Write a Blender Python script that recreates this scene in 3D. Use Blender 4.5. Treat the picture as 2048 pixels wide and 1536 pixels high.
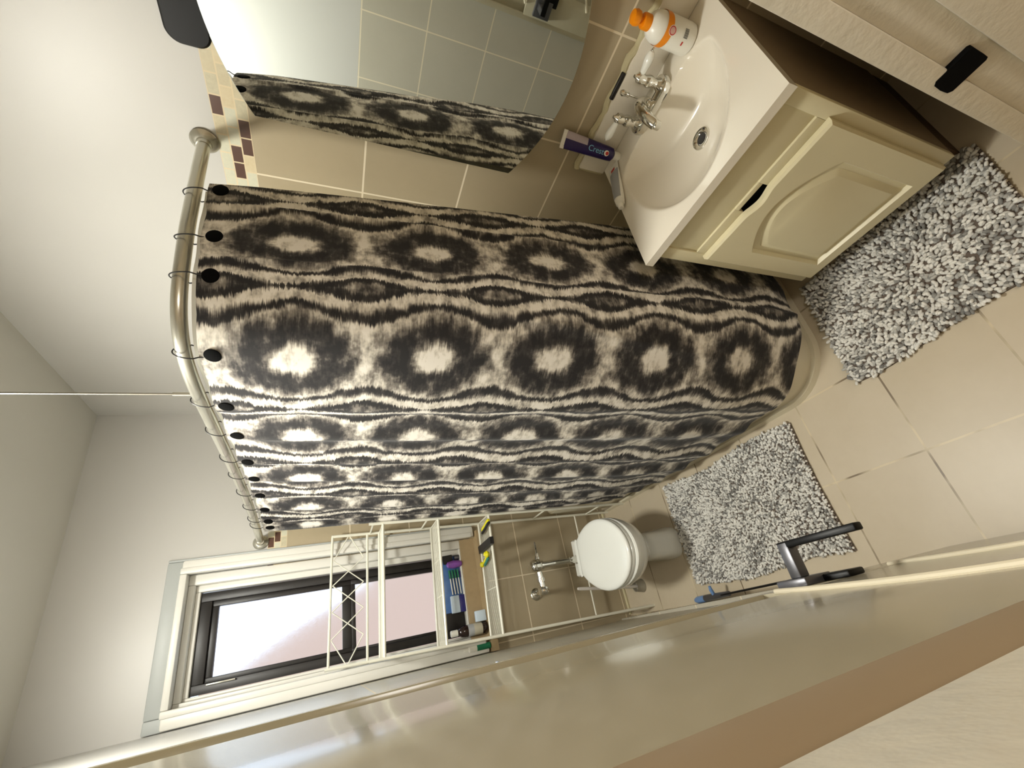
import bpy, bmesh, math, random
from mathutils import Vector, Matrix
random.seed(7)
PI = math.pi
SC = bpy.context.scene
COL = SC.collection
for o in list(bpy.data.objects):
    bpy.data.objects.remove(o)

# ------------------------------------------------------------------ camera
cd = bpy.data.cameras.new('camera')
cam = bpy.data.objects.new('camera', cd)
COL.objects.link(cam)
SC.camera = cam
Rr = (-0.19567465, -0.3522184, -0.9152342)
Rd = (-0.87272813, 0.48820482, -0.0012936)
Rf = (0.44727738, 0.7984975, -0.40292021)
cam.matrix_world = Matrix(((Rr[0], -Rd[0], -Rf[0], 0.0),
                           (Rr[1], -Rd[1], -Rf[1], 0.0),
                           (Rr[2], -Rd[2], -Rf[2], 1.7),
                           (0, 0, 0, 1)))
cd.sensor_fit = 'HORIZONTAL'
cd.sensor_width = 36.0
cd.lens = 871.45 / 2048 * 36.0
cd.shift_x = (1024 - 1045) / 2048
cd.shift_y = (800 - 768) / 2048
cd.clip_start = 0.005

# ------------------------------------------------------------------ world, light, exposure
SC.view_settings.view_transform = 'Standard'
SC.view_settings.look = 'None'
SC.view_settings.gamma = 1.0
SC.view_settings.use_curve_mapping = False
SC.view_settings.exposure = 0.26
SC.cycles.use_denoising = True
SC.cycles.max_bounces = 10
SC.cycles.sample_clamp_indirect = 6.0
W = bpy.data.worlds.new('world')
SC.world = W
W.use_nodes = True
bg = W.node_tree.nodes['Background']
bg.inputs[0].default_value = (0.70, 0.84, 1.0, 1)
bg.inputs[1].default_value = 1.9
LAMP_POWER = 140.0        # radiance of the ceiling lamp's glass dome
HALL_FILL = 16.0  # radiance of the fill globe added in the hall

# ------------------------------------------------------------------ material helpers
def lin(c):
    return c / 12.92 if c <= 0.04045 else ((c + 0.055) / 1.055) ** 2.4

def rgb(r, g, b):
    return (lin(r / 255), lin(g / 255), lin(b / 255), 1)

class X:
    """tiny expression wrapper for math nodes"""
    def __init__(s, nt, v): s.nt, s.v = nt, v
    def _m(s, op, *a):
        n = s.nt.nodes.new('ShaderNodeMath'); n.operation = op
        for i, q in enumerate((s,) + a):
            q = q.v if isinstance(q, X) else q
            if isinstance(q, (int, float)): n.inputs[i].default_value = q
            else: s.nt.links.new(q, n.inputs[i])
        return X(s.nt, n.outputs[0])
    def __add__(s, o): return s._m('ADD', o)
    def __sub__(s, o): return s._m('SUBTRACT', o)
    def __mul__(s, o): return s._m('MULTIPLY', o)
    def __truediv__(s, o): return s._m('DIVIDE', o)
    def floor(s): return s._m('FLOOR')
    def frac(s): return s._m('FRACT')
    def abs(s): return s._m('ABSOLUTE')
    def cos(s): return s._m('COSINE')
    def sin(s): return s._m('SINE')
    def gt(s, o): return s._m('GREATER_THAN', o)
    def lt(s, o): return s._m('LESS_THAN', o)
    def min(s, o): return s._m('MINIMUM', o)
    def max(s, o): return s._m('MAXIMUM', o)

def newmat(name):
    m = bpy.data.materials.new(name)
    m.use_nodes = True
    nt = m.node_tree
    return m, nt, nt.nodes['Principled BSDF']

def position(nt):
    g = nt.nodes.new('ShaderNodeNewGeometry')
    s = nt.nodes.new('ShaderNodeSeparateXYZ')
    nt.links.new(g.outputs['Position'], s.inputs[0])
    return [X(nt, s.outputs[i]) for i in range(3)], g.outputs['Position']

def noise(nt, vec, scale, detail=3, rough=0.5, dims='3D'):
    n = nt.nodes.new('ShaderNodeTexNoise')
    n.noise_dimensions = dims
    n.inputs['Scale'].default_value = scale
    n.inputs['Detail'].default_value = detail
    n.inputs['Roughness'].default_value = rough
    if vec is not None: nt.links.new(vec, n.inputs['Vector'])
    return X(nt, n.outputs[0])

def mixc(nt, fac, a, b):
    n = nt.nodes.new('ShaderNodeMix'); n.data_type = 'RGBA'
    for i, q in ((0, fac), (6, a), (7, b)):
        q = q.v if isinstance(q, X) else q
        if isinstance(q, (int, float)): n.inputs[i].default_value = q
        elif isinstance(q, tuple): n.inputs[i].default_value = q
        else: nt.links.new(q, n.inputs[i])
    return n.outputs[2]

def ramp(nt, fac, stops, interp='LINEAR'):
    n = nt.nodes.new('ShaderNodeValToRGB')
    n.color_ramp.interpolation = interp
    e = n.color_ramp.elements
    while len(e) < len(stops): e.new(0.5)
    for i, (p, c) in enumerate(stops):
        e[i].position = p; e[i].color = c
    nt.links.new(fac.v if isinstance(fac, X) else fac, n.inputs[0])
    return n.outputs[0]

def comb(nt, a, b, c):
    n = nt.nodes.new('ShaderNodeCombineXYZ')
    for i, q in enumerate((a, b, c)):
        q = q.v if isinstance(q, X) else q
        if isinstance(q, (int, float)): n.inputs[i].default_value = q
        else: nt.links.new(q, n.inputs[i])
    return n.outputs[0]

def bump(nt, bs, h, strength=0.3, dist=0.002):
    n = nt.nodes.new('ShaderNodeBump')
    n.inputs['Strength'].default_value = strength
    n.inputs['Distance'].default_value = dist
    nt.links.new(h.v if isinstance(h, X) else h, n.inputs['Height'])
    nt.links.new(n.outputs[0], bs.inputs['Normal'])

def simple(name, col, rough=0.5, metal=0.0, var=0.0, scale=20, spec=0.5, coat=0.0, bumpy=0.0, bscale=60):
    m, nt, bs = newmat(name)
    bs.inputs['Roughness'].default_value = rough
    bs.inputs['Metallic'].default_value = metal
    bs.inputs['Specular IOR Level'].default_value = spec
    bs.inputs['Coat Weight'].default_value = coat
    bs.inputs['Coat Roughness'].default_value = 0.08
    tc = nt.nodes.new('ShaderNodeTexCoord').outputs['Object']
    f = noise(nt, tc, scale, 4)
    c2 = tuple(max(0, q * (1 - var)) for q in col[:3]) + (1,)
    nt.links.new(mixc(nt, f, col, c2), bs.inputs['Base Color'])
    if bumpy: bump(nt, bs, noise(nt, tc, bscale, 4), bumpy, 0.004)
    return m

def tile_mask(u, v, pu, ou, pv, ov, g):
    a = ((u - ou) / pu); b = ((v - ov) / pv)
    du = (a.frac() - 0.5).abs() * pu; dv = (b.frac() - 0.5).abs() * pv
    m = du.gt(pu / 2 - g).max(dv.gt(pv / 2 - g))
    return m, a.floor(), b.floor()

def wall_mat(name, axis, ou, ov, tile_top=1.904, pu=0.3165, pv=0.3135, mosaic=True, tile_col=rgb(182, 168, 140), u_limit=None):
    """painted wall above, square tile below, three-row mosaic border between"""
    m, nt, bs = newmat(name)
    p, vec = position(nt)
    u, z = p[axis], p[2]
    g, ca, cb = tile_mask(u, z, pu, ou, pv, ov, 0.0028)
    cid = nt.nodes.new('ShaderNodeTexWhiteNoise'); cid.noise_dimensions = '3D'
    nt.links.new(comb(nt, ca, cb, 3.0), cid.inputs['Vector'])
    n1 = noise(nt, vec, 6, 5, 0.6)
    n2 = noise(nt, vec, 40, 3, 0.6)
    t2 = tuple(q * 0.84 for q in tile_col[:3]) + (1,)
    tc = mixc(nt, n1 * 0.7 + n2 * 0.2 + X(nt, cid.outputs[0]) * 0.15, tile_col, t2)
    col = mixc(nt, g, tc, rgb(228, 216, 190))
    grout = g
    if mosaic:
        mh = 0.0283
        row = ((z - tile_top) / mh)
        rowi = row.floor()
        uu = (u + rowi * 0.0255) / 0.0525
        gm = ((row.frac() - 0.5).abs().gt(0.44)).max((uu.frac() - 0.5).abs().gt(0.463))
        wn = nt.nodes.new('ShaderNodeTexWhiteNoise'); wn.noise_dimensions = '3D'
        nt.links.new(comb(nt, uu.floor(), rowi, 1.0), wn.inputs['Vector'])
        r = X(nt, wn.outputs[0])
        mc = ramp(nt, r, [(0, rgb(86, 58, 46)), (0.27, rgb(190, 176, 142)), (0.5, rgb(196, 198, 180)), (0.75, rgb(206, 186, 146)), (0.9, rgb(178, 170, 142))], 'CONSTANT')
        n3 = noise(nt, vec, 90, 3, 0.7)
        mc = mixc(nt, n3 * r.gt(0.27) * 0.7, mc, rgb(226, 218, 190))
        mc = mixc(nt, gm, mc, rgb(222, 206, 172))
        ism = z.gt(tile_top)
        col = mixc(nt, ism, col, mc)
        top = tile_top + 3 * mh
        grout = g * (ism * -1.0 + 1.0) + gm * ism
    else:
        top = tile_top
    isp = z.gt(top)
    grout = grout * (isp * -1.0 + 1.0)
    pn = noise(nt, vec, 3, 3)
    paint = mixc(nt, pn, rgb(200, 198, 193), rgb(194, 192, 187))
    col = mixc(nt, isp, col, paint)
    nt.links.new(col, bs.inputs['Base Color'])
    rg = isp * 0.07 + 0.34
    nt.links.new((rg + grout * 0.4).v, bs.inputs['Roughness'])
    hh = (grout * (isp * -1.0 + 1.0)) * -1.0 + noise(nt, vec, 14, 2) * 0.25
    bump(nt, bs, hh, 0.25, 0.002)
    return m

def floor_mat():
    m, nt, bs = newmat('floor_tile')
    p, vec = position(nt)
    g, ca, cb = tile_mask(p[0], p[1], 0.3165, 0.226, 0.304, 0.412, 0.003)
    cid = nt.nodes.new('ShaderNodeTexWhiteNoise'); cid.noise_dimensions = '3D'
    nt.links.new(comb(nt, ca, cb, 1.0), cid.inputs['Vector'])
    n1 = noise(nt, vec, 7, 5, 0.6); n2 = noise(nt, vec, 60, 2)
    tc = mixc(nt, n1 * 0.7 + X(nt, cid.outputs[0]) * 0.25 + n2 * 0.1, rgb(204, 192, 170), rgb(184, 170, 144))
    gn = noise(nt, vec, 5, 3)
    gc = ramp(nt, gn, [(0.42, rgb(120, 104, 82)), (0.56, rgb(206, 192, 162))])
    nt.links.new(mixc(nt, g, tc, gc), bs.inputs['Base Color'])
    bs.inputs['Roughness'].default_value = 0.38
    bump(nt, bs, g * -1.0 + n1 * 0.2, 0.25, 0.002)
    return m

def curtain_mat():
    m, nt, bs = newmat('ikat_fabric')
    uv = nt.nodes.new('ShaderNodeUVMap').outputs[0]
    s = nt.nodes.new('ShaderNodeSeparateXYZ'); nt.links.new(uv, s.inputs[0])
    u, v = X(nt, s.outputs[0]), X(nt, s.outputs[1])
    P, Q = 0.305, 0.345
    def sstep(x, e0, e1):
        n = nt.nodes.new('ShaderNodeMapRange'); n.interpolation_type = 'SMOOTHSTEP'
        for i, q in ((0, x), (1, e0), (2, e1)):
            q = q.v if isinstance(q, X) else q
            if isinstance(q, (int, float)): n.inputs[i].default_value = q
            else: nt.links.new(q, n.inputs[i])
        n.inputs[3].default_value = 0; n.inputs[4].default_value = 1
        return X(nt, n.outputs[0])
    def ns(a, b, c, d=2): return noise(nt, comb(nt, u * a, v * b, c), 1.0, d, 0.6) - 0.5
    # feathered ikat edges: the threads run across, each thin course shifts on its own
    ju = ns(10.0, 480.0, 0.0) * 0.085 + ns(18.0, 130.0, 5.0) * 0.06 + ns(12.0, 12.0, 1.0) * 0.07
    jv = ns(60.0, 16.0, 9.0) * 0.08 + ns(13.0, 13.0, 3.0) * 0.09
    uf = (((u - 0.205) / P + 0.5).frac() - 0.5).abs() + ju
    vf = (v - 1.785) / Q + jv
    cv = (vf * (2 * PI)).cos()                       # 1 at a medallion's row, -1 between
    vr = (((vf + 0.5).frac() - 0.5).abs())
    B = cv * 0.062 + 0.305
    r = ((uf / 0.375) * (uf / 0.375) + (vr / 0.52) * (vr / 0.52))._m('SQRT')
    K = lambda g: (g, g, g, 1)
    inner = ramp(nt, r / 1.4, [(0.0, K(1)), (0.16, K(0.96)), (0.27, K(0.24)), (0.35, K(0.04)), (0.47, K(0.14)), (0.55, K(0.40)), (0.65, K(0.74)), (0.8, K(0.86))])
    bw = cv * -0.022 + 0.050                        # dark wave line, thicker between medallions
    t = uf - B
    wave = sstep(t, bw * 0.55, bw * 1.7)            # dark line -> light wave
    # thin second dark line through the light wave
    dd = uf - (cv * 0.055 + 0.455)
    dia = sstep(dd, -0.014, 0.012)
    core = sstep(dd, 0.035, 0.075) * 0.42
    sec = sstep((uf - B - 0.135).abs(), 0.022, 0.006) * sstep(cv, -0.1, 0.9) * 0.8
    outer = wave * (dia * -1.0 + 1.0) * (sec * -1.0 + 1.0) * 0.86 + dia * core
    isin = sstep(t, 0.018, -0.022)
    rr_ = nt.nodes.new('ShaderNodeSeparateColor'); nt.links.new(inner, rr_.inputs[0])
    L = X(nt, rr_.outputs[0]) * isin + outer * (isin * -1.0 + 1.0)
    L = L + ns(40.0, 160.0, 2.0, 3) * 0.42 + ns(24.0, 28.0, 4.0, 3) * 1.7
    c = ramp(nt, L, [(0.0, rgb(40, 39, 40)), (0.25, rgb(64, 61, 60)), (0.55, rgb(136, 130, 122)), (0.85, rgb(216, 210, 198)), (1.0, rgb(236, 231, 222))])
    nt.links.new(c, bs.inputs['Base Color'])
    bs.inputs['Roughness'].default_value = 0.75
    bs.inputs['Specular IOR Level'].default_value = 0.25
    bs.inputs['Sheen Weight'].default_value = 0.1
    wv = noise(nt, comb(nt, u * 900.0, v * 900.0, 0.0), 1.0, 1)
    bump(nt, bs, wv, 0.15, 0.001)
    return m

M = {}
M['wall_v'] = wall_mat('vanity_wall_surface', 1, 0.998 - 0.3165 * 5, 0.978 - 0.3135 * 5)
M['wall_w'] = wall_mat('window_wall_surface', 0, 0.248 - 0.3165 * 3, 0.663 - 0.3135 * 5)
M['wall_l'] = wall_mat('left_wall_surface', 1, 1.003 - 0.2935 * 5, 0.958 - 0.306 * 5, tile_top=1.574, pu=0.2935, pv=0.306, mosaic=False, tile_col=rgb(196, 190, 174))
M['floor'] = floor_mat()
M['ceil'] = simple('ceiling_paint', rgb(216, 214, 206), 0.7, var=0.04, scale=4)
M['hall'] = simple('hall_paint', rgb(196, 176, 144), 0.6, var=0.05, scale=4)
M['trimw'] = simple('white_trim_paint', rgb(228, 226, 218), 0.32, var=0.06, scale=9, bumpy=0.15, bscale=30)
M['trimgrey'] = simple('blue_grey_trim', rgb(178, 182, 180), 0.45, var=0.05)  # blue-grey tone of the casing's outer boards
M['jamb'] = simple('jamb_paint', rgb(228, 221, 203), 0.3, var=0.14, scale=14, bumpy=0.5, bscale=45)
M['jambtan'] = simple('bare_jamb_tan', rgb(164, 142, 112), 0.5, var=0.1, scale=5)
M['door'] = simple('glossy_door_paint', rgb(180, 172, 148), 0.2, var=0.06, scale=3, coat=0.15, bumpy=0.05, bscale=9)
M['bead'] = simple('pale_bead', rgb(236, 226, 200), 0.35, var=0.05)
M['black'] = simple('black_metal', rgb(9, 9, 10), 0.38, var=0.1, spec=0.2)
M['satin'] = simple('satin_graphite', rgb(96, 96, 100), 0.34, metal=0.6, var=0.05)
M['blackp'] = simple('black_plastic', rgb(26, 25, 25), 0.45, var=0.15)
M['blackgrommet'] = simple('black_eyelet', rgb(4, 4, 4), 0.9, spec=0.1)
M['bronze'] = simple('dark_bronze_frame', rgb(26, 22, 20), 0.42, var=0.2, scale=8)
M['chrome'] = simple('chrome', rgb(225, 224, 218), 0.07, metal=1.0)
M['brushed'] = simple('brushed_nickel', rgb(206, 204, 192), 0.27, metal=0.8, var=0.12, scale=8)
M['steel'] = simple('galvanised_wire', rgb(150, 146, 136), 0.4, metal=0.8)
M['porc'] = simple('white_porcelain', rgb(236, 237, 230), 0.08, var=0.02, coat=0.4)
M['seat'] = simple('white_seat_plastic', rgb(238, 240, 234), 0.18, var=0.02)
M['tub'] = simple('tub_enamel', rgb(216, 208, 184), 0.16, var=0.06, scale=5, coat=0.3)
M['caulk'] = simple('old_caulk', rgb(206, 196, 158), 0.6, var=0.2, scale=30, bumpy=0.5, bscale=60)
M['marble'] = simple('cultured_marble_white', rgb(236, 229, 214), 0.16, var=0.03, scale=3, coat=0.3)
M['cab'] = simple('cream_cabinet_paint', rgb(226, 217, 182), 0.36, var=0.06, scale=6)
M['cabdark'] = simple('cabinet_inside_shade', rgb(10, 9, 8), 0.9)  # shade inside the cabinet put in as near-black
M['cabshade'] = simple('cabinet_side_shade', rgb(132, 116, 94), 0.5, var=0.08, scale=6)  # shade on the doorway-side panel put into a darker taupe
M['kick'] = simple('toe_kick_wood', rgb(88, 66, 46), 0.7, var=0.2)
M['wire'] = simple('white_wire_coating', rgb(232, 230, 214), 0.3, var=0.04)
M['orange'] = simple('orange_plastic', rgb(246, 146, 8), 0.35, var=0.1)
M['bottlew'] = simple('white_bottle', rgb(238, 236, 226), 0.3, var=0.03)
M['redink'] = simple('red_ink', rgb(190, 40, 36), 0.5)
M['pinkink'] = simple('logo_pink', rgb(214, 170, 160), 0.5)
M['greyink'] = simple('grey_ink', rgb(112, 110, 104), 0.5)
M['tubeblue'] = simple('deep_violet_tube', rgb(38, 22, 84), 0.3, var=0.12, scale=30)
M['tubelav'] = simple('lavender_tube', rgb(180, 168, 176), 0.3, var=0.1)
M['lightblue'] = simple('light_blue_ink', rgb(120, 180, 214), 0.4)
M['tubegrey'] = simple('grey_tube_print', rgb(160, 162, 164), 0.35, var=0.05, scale=30)
M['green'] = simple('green_plastic', rgb(24, 120, 84), 0.4, var=0.15)
M['teal'] = simple('teal_rubber', rgb(46, 116, 100), 0.5, var=0.1)
M['yellow'] = simple('yellow_plastic', rgb(226, 216, 20), 0.35, var=0.1)
M['purple'] = simple('purple_plastic', rgb(140, 84, 176), 0.3, var=0.1)
M['packblue'] = simple('blue_blister_card', rgb(84, 124, 184), 0.25, var=0.5, scale=24)
M['navy'] = simple('navy_print', rgb(40, 38, 112), 0.35, var=0.1)
M['paleblue'] = simple('pale_blue_box', rgb(206, 222, 236), 0.4, var=0.06)
M['toolblue'] = simple('blue_handle', rgb(110, 146, 196), 0.4, var=0.1)
M['amber'] = simple('dark_amber_glass', rgb(34, 16, 14), 0.1, var=0.2, coat=0.5)
M['labelc'] = simple('cream_label', rgb(196, 190, 170), 0.5, var=0.1)
M['labelg'] = simple('grey_label', rgb(168, 170, 172), 0.5, var=0.06)
M['stone'] = simple('tan_stone_sill', rgb(170, 148, 112), 0.4, var=0.22, scale=30)
M['liner'] = simple('white_liner', rgb(236, 236, 226), 0.4)
M['brush'] = simple('white_bristle', rgb(220, 214, 206), 0.6)
M['frostgrey'] = simple('grey_translucent_plastic', rgb(150, 144, 128), 0.3, var=0.1)
M['fabric'] = curtain_mat()
mm, nt, bs = newmat('mirror_silver')
bs.inputs['Base Color'].default_value = rgb(232, 238, 236); bs.inputs['Metallic'].default_value = 1; bs.inputs['Roughness'].default_value = 0.0
M['mirror'] = mm
mm, nt, bs = newmat('frosted_glass')
bs.inputs['Base Color'].default_value = (0.96, 0.97, 1, 1)
bs.inputs['Transmission Weight'].default_value = 1; bs.inputs['IOR'].default_value = 1.12
tcn = nt.nodes.new('ShaderNodeTexCoord').outputs['Object']
fr = noise(nt, tcn, 55, 3, 0.6)
nt.links.new((fr * 0.2 + 0.22).v, bs.inputs['Roughness'])
bump(nt, bs, noise(nt, tcn, 130, 2), 0.25, 0.002)
M['frost'] = mm
mm, nt, bs = newmat('lamp_glass')
bs.inputs['Base Color'].default_value = (0.9, 0.88, 0.82, 1)
bs.inputs['Emission Color'].default_value = (0.99, 0.97, 0.885, 1); bs.inputs['Emission Strength'].default_value = LAMP_POWER
M['lamp'] = mm
mm, nt, bs = newmat('hall_fill_glow')
bs.inputs['Emission Color'].default_value = (1.0, 0.96, 0.89, 1); bs.inputs['Emission Strength'].default_value = HALL_FILL
M['hallfill'] = mm
mm, nt, bs = newmat('salmon_brick')
br = nt.nodes.new('ShaderNodeTexBrick'); br.inputs['Scale'].default_value = 3.0
br.inputs['Color1'].default_value = rgb(182, 138, 112); br.inputs['Color2'].default_value = rgb(170, 126, 104); br.inputs['Mortar'].default_value = rgb(186, 154, 134)
nt.links.new(br.outputs[0], bs.inputs['Base Color']); bs.inputs['Roughness'].default_value = 0.9
M['brick'] = mm
mm, nt, bs = newmat('chenille_pile')
at = nt.nodes.new('ShaderNodeVertexColor'); at.layer_name = 'tuft'
nt.links.new(at.outputs[0], bs.inputs['Base Color']); bs.inputs['Roughness'].default_value = 0.85
bs.inputs['Sheen Weight'].default_value = 0.2
M['pile'] = mm
M['rugbase'] = simple('rug_backing', rgb(104, 92, 82), 0.9, var=0.2)

# ------------------------------------------------------------------ mesh helpers
class MB:
    def __init__(s): s.v, s.f, s.m, s.mats, s.uv = [], [], [], [], None
    def mat(s, m):
        if m not in s.mats: s.mats.append(m)
        return s.mats.index(m)
    def add(s, vs, fs, m):
        i = s.mat(m); o = len(s.v)
        s.v += [Vector(q) for q in vs]
        s.f += [[o + k for k in f] for f in fs]
        s.m += [i] * len(fs)
        return s
    def box(s, a, b, m, bev=0.0, seg=2):
        bm = bmesh.new()
        bmesh.ops.create_cube(bm, size=1)
        for q in bm.verts:
            q.co = Vector([(a[k] + b[k]) / 2 + q.co[k] * (b[k] - a[k]) for k in range(3)])
        if bev: bmesh.ops.bevel(bm, geom=bm.edges[:], offset=bev, segments=seg, affect='EDGES', profile=0.5)
        bm.verts.index_update()
        s.add([q.co.copy() for q in bm.verts], [[q.index for q in f.verts] for f in bm.faces], m)
        bm.free(); return s
    def tube(s, pts, r, m, n=10, closed=False, caps=True):
        P = [Vector(p) for p in pts]; N = len(P)
        rad = r if isinstance(r, (list, tuple)) else [r] * N
        T = []
        for i in range(N):
            if closed: t = P[(i + 1) % N] - P[i - 1]
            else: t = P[min(i + 1, N - 1)] - P[max(i - 1, 0)]
            T.append(t.normalized())
        ref = Vector((0, 0, 1)) if abs(T[0].z) < 0.9 else Vector((1, 0, 0))
        nrm = (ref - T[0] * ref.dot(T[0])).normalized()
        vs, fs = [], []
        for i in range(N):
            nrm = (nrm - T[i] * nrm.dot(T[i])).normalized()
            bn = T[i].cross(nrm)
            for k in range(n):
                a = 2 * PI * k / n
                vs.append(P[i] + (nrm * math.cos(a) + bn * math.sin(a)) * rad[i])
        R = N if closed else N - 1
        for i in range(R):
            j = (i + 1) % N
            for k in range(n):
                l = (k + 1) % n
                fs.append([i * n + k, i * n + l, j * n + l, j * n + k])
        if caps and not closed:
            fs.append(list(range(n))[::-1]); fs.append([(N - 1) * n + k for k in range(n)])
        return s.add(vs, fs, m)
    def lathe(s, prof, c, m, axis=(0, 0, 1), n=28, mats=None):
        ax = Vector(axis).normalized(); c = Vector(c)
        ref = Vector((1, 0, 0)) if abs(ax.x) < 0.9 else Vector((0, 1, 0))
        u = (ref - ax * ref.dot(ax)).normalized(); w = ax.cross(u)
        vs = []
        for r, h in prof:
            for k in range(n):
                a = 2 * PI * k / n
                vs.append(c + ax * h + (u * math.cos(a) + w * math.sin(a)) * max(r, 1e-5))
        for i in range(len(prof) - 1):
            fs = []
            for k in range(n):
                l = (k + 1) % n
                fs.append([i * n + k, i * n + l, (i + 1) * n + l, (i + 1) * n + k])
            if i == 0: base = len(s.v); s.add(vs, fs, (mats or [m] * 99)[i])
            else:
                mi = s.mat((mats or [m] * 99)[i])
                s.f += [[base + q for q in f] for f in fs]; s.m += [mi] * len(fs)
        mi = s.mat(m)
        s.f.append([base + k for k in range(n)][::-1]); s.m.append(mi)
        s.f.append([base + (len(prof) - 1) * n + k for k in range(n)]); s.m.append(mi)
        return s
    def loft(s, rings, m, cap=(True, True), closed=True):
        n = len(rings[0]); vs = [p for r in rings for p in r]; fs = []
        for i in range(len(rings) - 1):
            for k in range(n if closed else n - 1):
                l = (k + 1) % n
                fs.append([i * n + k, i * n + l, (i + 1) * n + l, (i + 1) * n + k])
        if cap[0]: fs.append(list(range(n))[::-1])
        if cap[1]: fs.append([(len(rings) - 1) * n + k for k in range(n)])
        return s.add(vs, fs, m)
    def prism(s, outline, d, m):
        d = Vector(d); a = [Vector(p) for p in outline]
        return s.loft([a, [p + d for p in a]], m)
    def grid(s, fn, nu, nv, m, uvfn=None):
        vs = [fn(i / (nu - 1), j / (nv - 1)) for i in range(nu) for j in range(nv)]
        fs = [[i * nv + j, (i + 1) * nv + j, (i + 1) * nv + j + 1, i * nv + j + 1] for i in range(nu - 1) for j in range(nv - 1)]
        if uvfn: s.uv = [uvfn(i / (nu - 1), j / (nv - 1)) for i in range(nu) for j in range(nv)]
        return s.add(vs, fs, m)
    def build(s, name, parent=None, smooth=True, angle=35, fix=True):
        root = parent
        org = Vector((0, 0, 0))
        if parent is not None:
            while root.parent is not None: root = root.parent
            org = root.location
        me = bpy.data.meshes.new(name)
        me.from_pydata([q - org for q in s.v], [], s.f)
        for m in s.mats: me.materials.append(M[m])
        for p, i in zip(me.polygons, s.m): p.material_index = i
        if fix:
            bm = bmesh.new(); bm.from_mesh(me)
            bmesh.ops.recalc_face_normals(bm, faces=bm.faces[:])
            bm.to_mesh(me); bm.free()
        if s.uv:
            l = me.uv_layers.new(name='UVMap')
            for lp in me.loops: l.data[lp.index].uv = s.uv[lp.vertex_index]
        if smooth:
            me.shade_smooth(); me.set_sharp_from_angle(angle=math.radians(angle))
        o = bpy.data.objects.new(name, me)
        COL.objects.link(o)
        if parent is not None: o.parent = parent
        return o

def tag(o, label=None, cat=None, group=None, kind=None):
    if label: o['label'] = label
    if cat: o['category'] = cat
    if group: o['group'] = group
    if kind: o['kind'] = kind
    return o

def thing(name, loc, label, cat, group=None):
    o = bpy.data.objects.new(name, None)
    COL.objects.link(o); o.location = loc
    o.empty_display_size = 0.05
    return tag(o, label, cat, group)

def struct(mb, name, parent=None, **k):
    o = mb.build(name, parent, **k)
    if parent is None: o['kind'] = 'structure'
    return o

def text_mesh(body, size, mat, name, parent, matrix, extrude=0.0004):
    c = bpy.data.curves.new(name, 'FONT'); c.body = body; c.size = size; c.extrude = extrude
    c.align_x = 'CENTER'; c.align_y = 'CENTER'
    t = bpy.data.objects.new(name + '_curve', c); COL.objects.link(t)
    bpy.context.view_layer.update()
    me = bpy.data.meshes.new_from_object(t.evaluated_get(bpy.context.evaluated_depsgraph_get()))
    bpy.data.objects.remove(t)
    root = parent
    while root.parent is not None: root = root.parent
    me.transform(Matrix.Translation(-root.location) @ matrix)
    me.materials.clear(); me.materials.append(M[mat])
    o = bpy.data.objects.new(name, me); COL.objects.link(o); o.parent = parent
    return o

def smoothpath(pts, n=8):
    """Catmull-Rom through points"""
    P = [Vector(p) for p in pts]; out = []
    for i in range(len(P) - 1):
        a, b, c, d = P[max(i - 1, 0)], P[i], P[i + 1], P[min(i + 2, len(P) - 1)]
        for k in range(n):
            t = k / n
            out.append(0.5 * ((2 * b) + (c - a) * t + (2 * a - 5 * b + 4 * c - d) * t * t + (3 * b - a - 3 * c + d) * t ** 3))
    out.append(P[-1]); return out

# ------------------------------------------------------------------ the room
VX, WY, H = 1.34, 2.56, 2.783
LX = -0.102
struct(MB().box((-0.9, -1.6, -0.1), (VX + 0.2, WY + 0.3, 0.0), 'floor'), 'floor', smooth=False)
struct(MB().box((-0.9, -1.6, H), (VX + 0.2, WY + 0.3, H + 0.1), 'ceil'), 'ceiling', smooth=False)
struct(MB().box((VX, -0.02, 0), (VX + 0.15, WY + 0.3, H), 'wall_v'), 'wall_right', smooth=False)
struct(MB().box((LX - 0.12, 0.1, 0), (LX, WY + 0.3, H), 'wall_l'), 'wall_left', smooth=False)
# window wall with its opening
OX0, OX1, OZ0, OZ1 = -0.03, 0.50, 1.005, 2.305
b = MB()
b.box((LX, WY, 0), (VX, WY + 0.2, OZ0 - 0.125), 'wall_w')
b.box((LX, WY, OZ1), (VX, WY + 0.2, H), 'wall_w')
b.box((LX, WY + 0.02, OZ0 - 0.125), (OX0, WY + 0.2, OZ1), 'wall_w')
b.box((OX1, WY, OZ0 - 0.125), (VX, WY + 0.2, OZ1), 'wall_w')
struct(b, 'wall_back', smooth=False)
# doorway wall (behind the jambs) and the hall beyond it
b = MB()
b.box((0.762, -0.02, 0), (VX, 0.10, H), 'hall')
b.box((-0.9, -0.02, 2.10), (0.762, 0.10, H), 'hall')
b.box((-0.9, -0.02, 0), (-0.105, 0.10, 2.10), 'hall')
struct(b, 'wall_front', smooth=False)
b = MB()
b.box((-0.95, -1.6, 0), (-0.9, 0.0, H), 'hall')
b.box((VX + 0.15, -1.6, 0), (VX + 0.2, 0.0, H), 'hall')
b.box((-0.9, -1.65, 0), (VX + 0.15, -1.6, H), 'hall')
struct(b, 'wall_hall', smooth=False)
# baseboard on the left wall
struct(MB().prism([(LX, 0.81, 0), (-0.072, 0.81, 0), (-0.094, WY, 0), (LX, WY, 0)], (0, 0, 0.075), 'wall_l'), 'baseboard_left', smooth=False)
b = MB(); b.tube([(LX + 0.02, WY - 0.004, 0.006), (0.3, WY - 0.006, 0.007), (0.56, WY - 0.004, 0.006)], 0.009, 'caulk', 8)
struct(b, 'trim_3')

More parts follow.
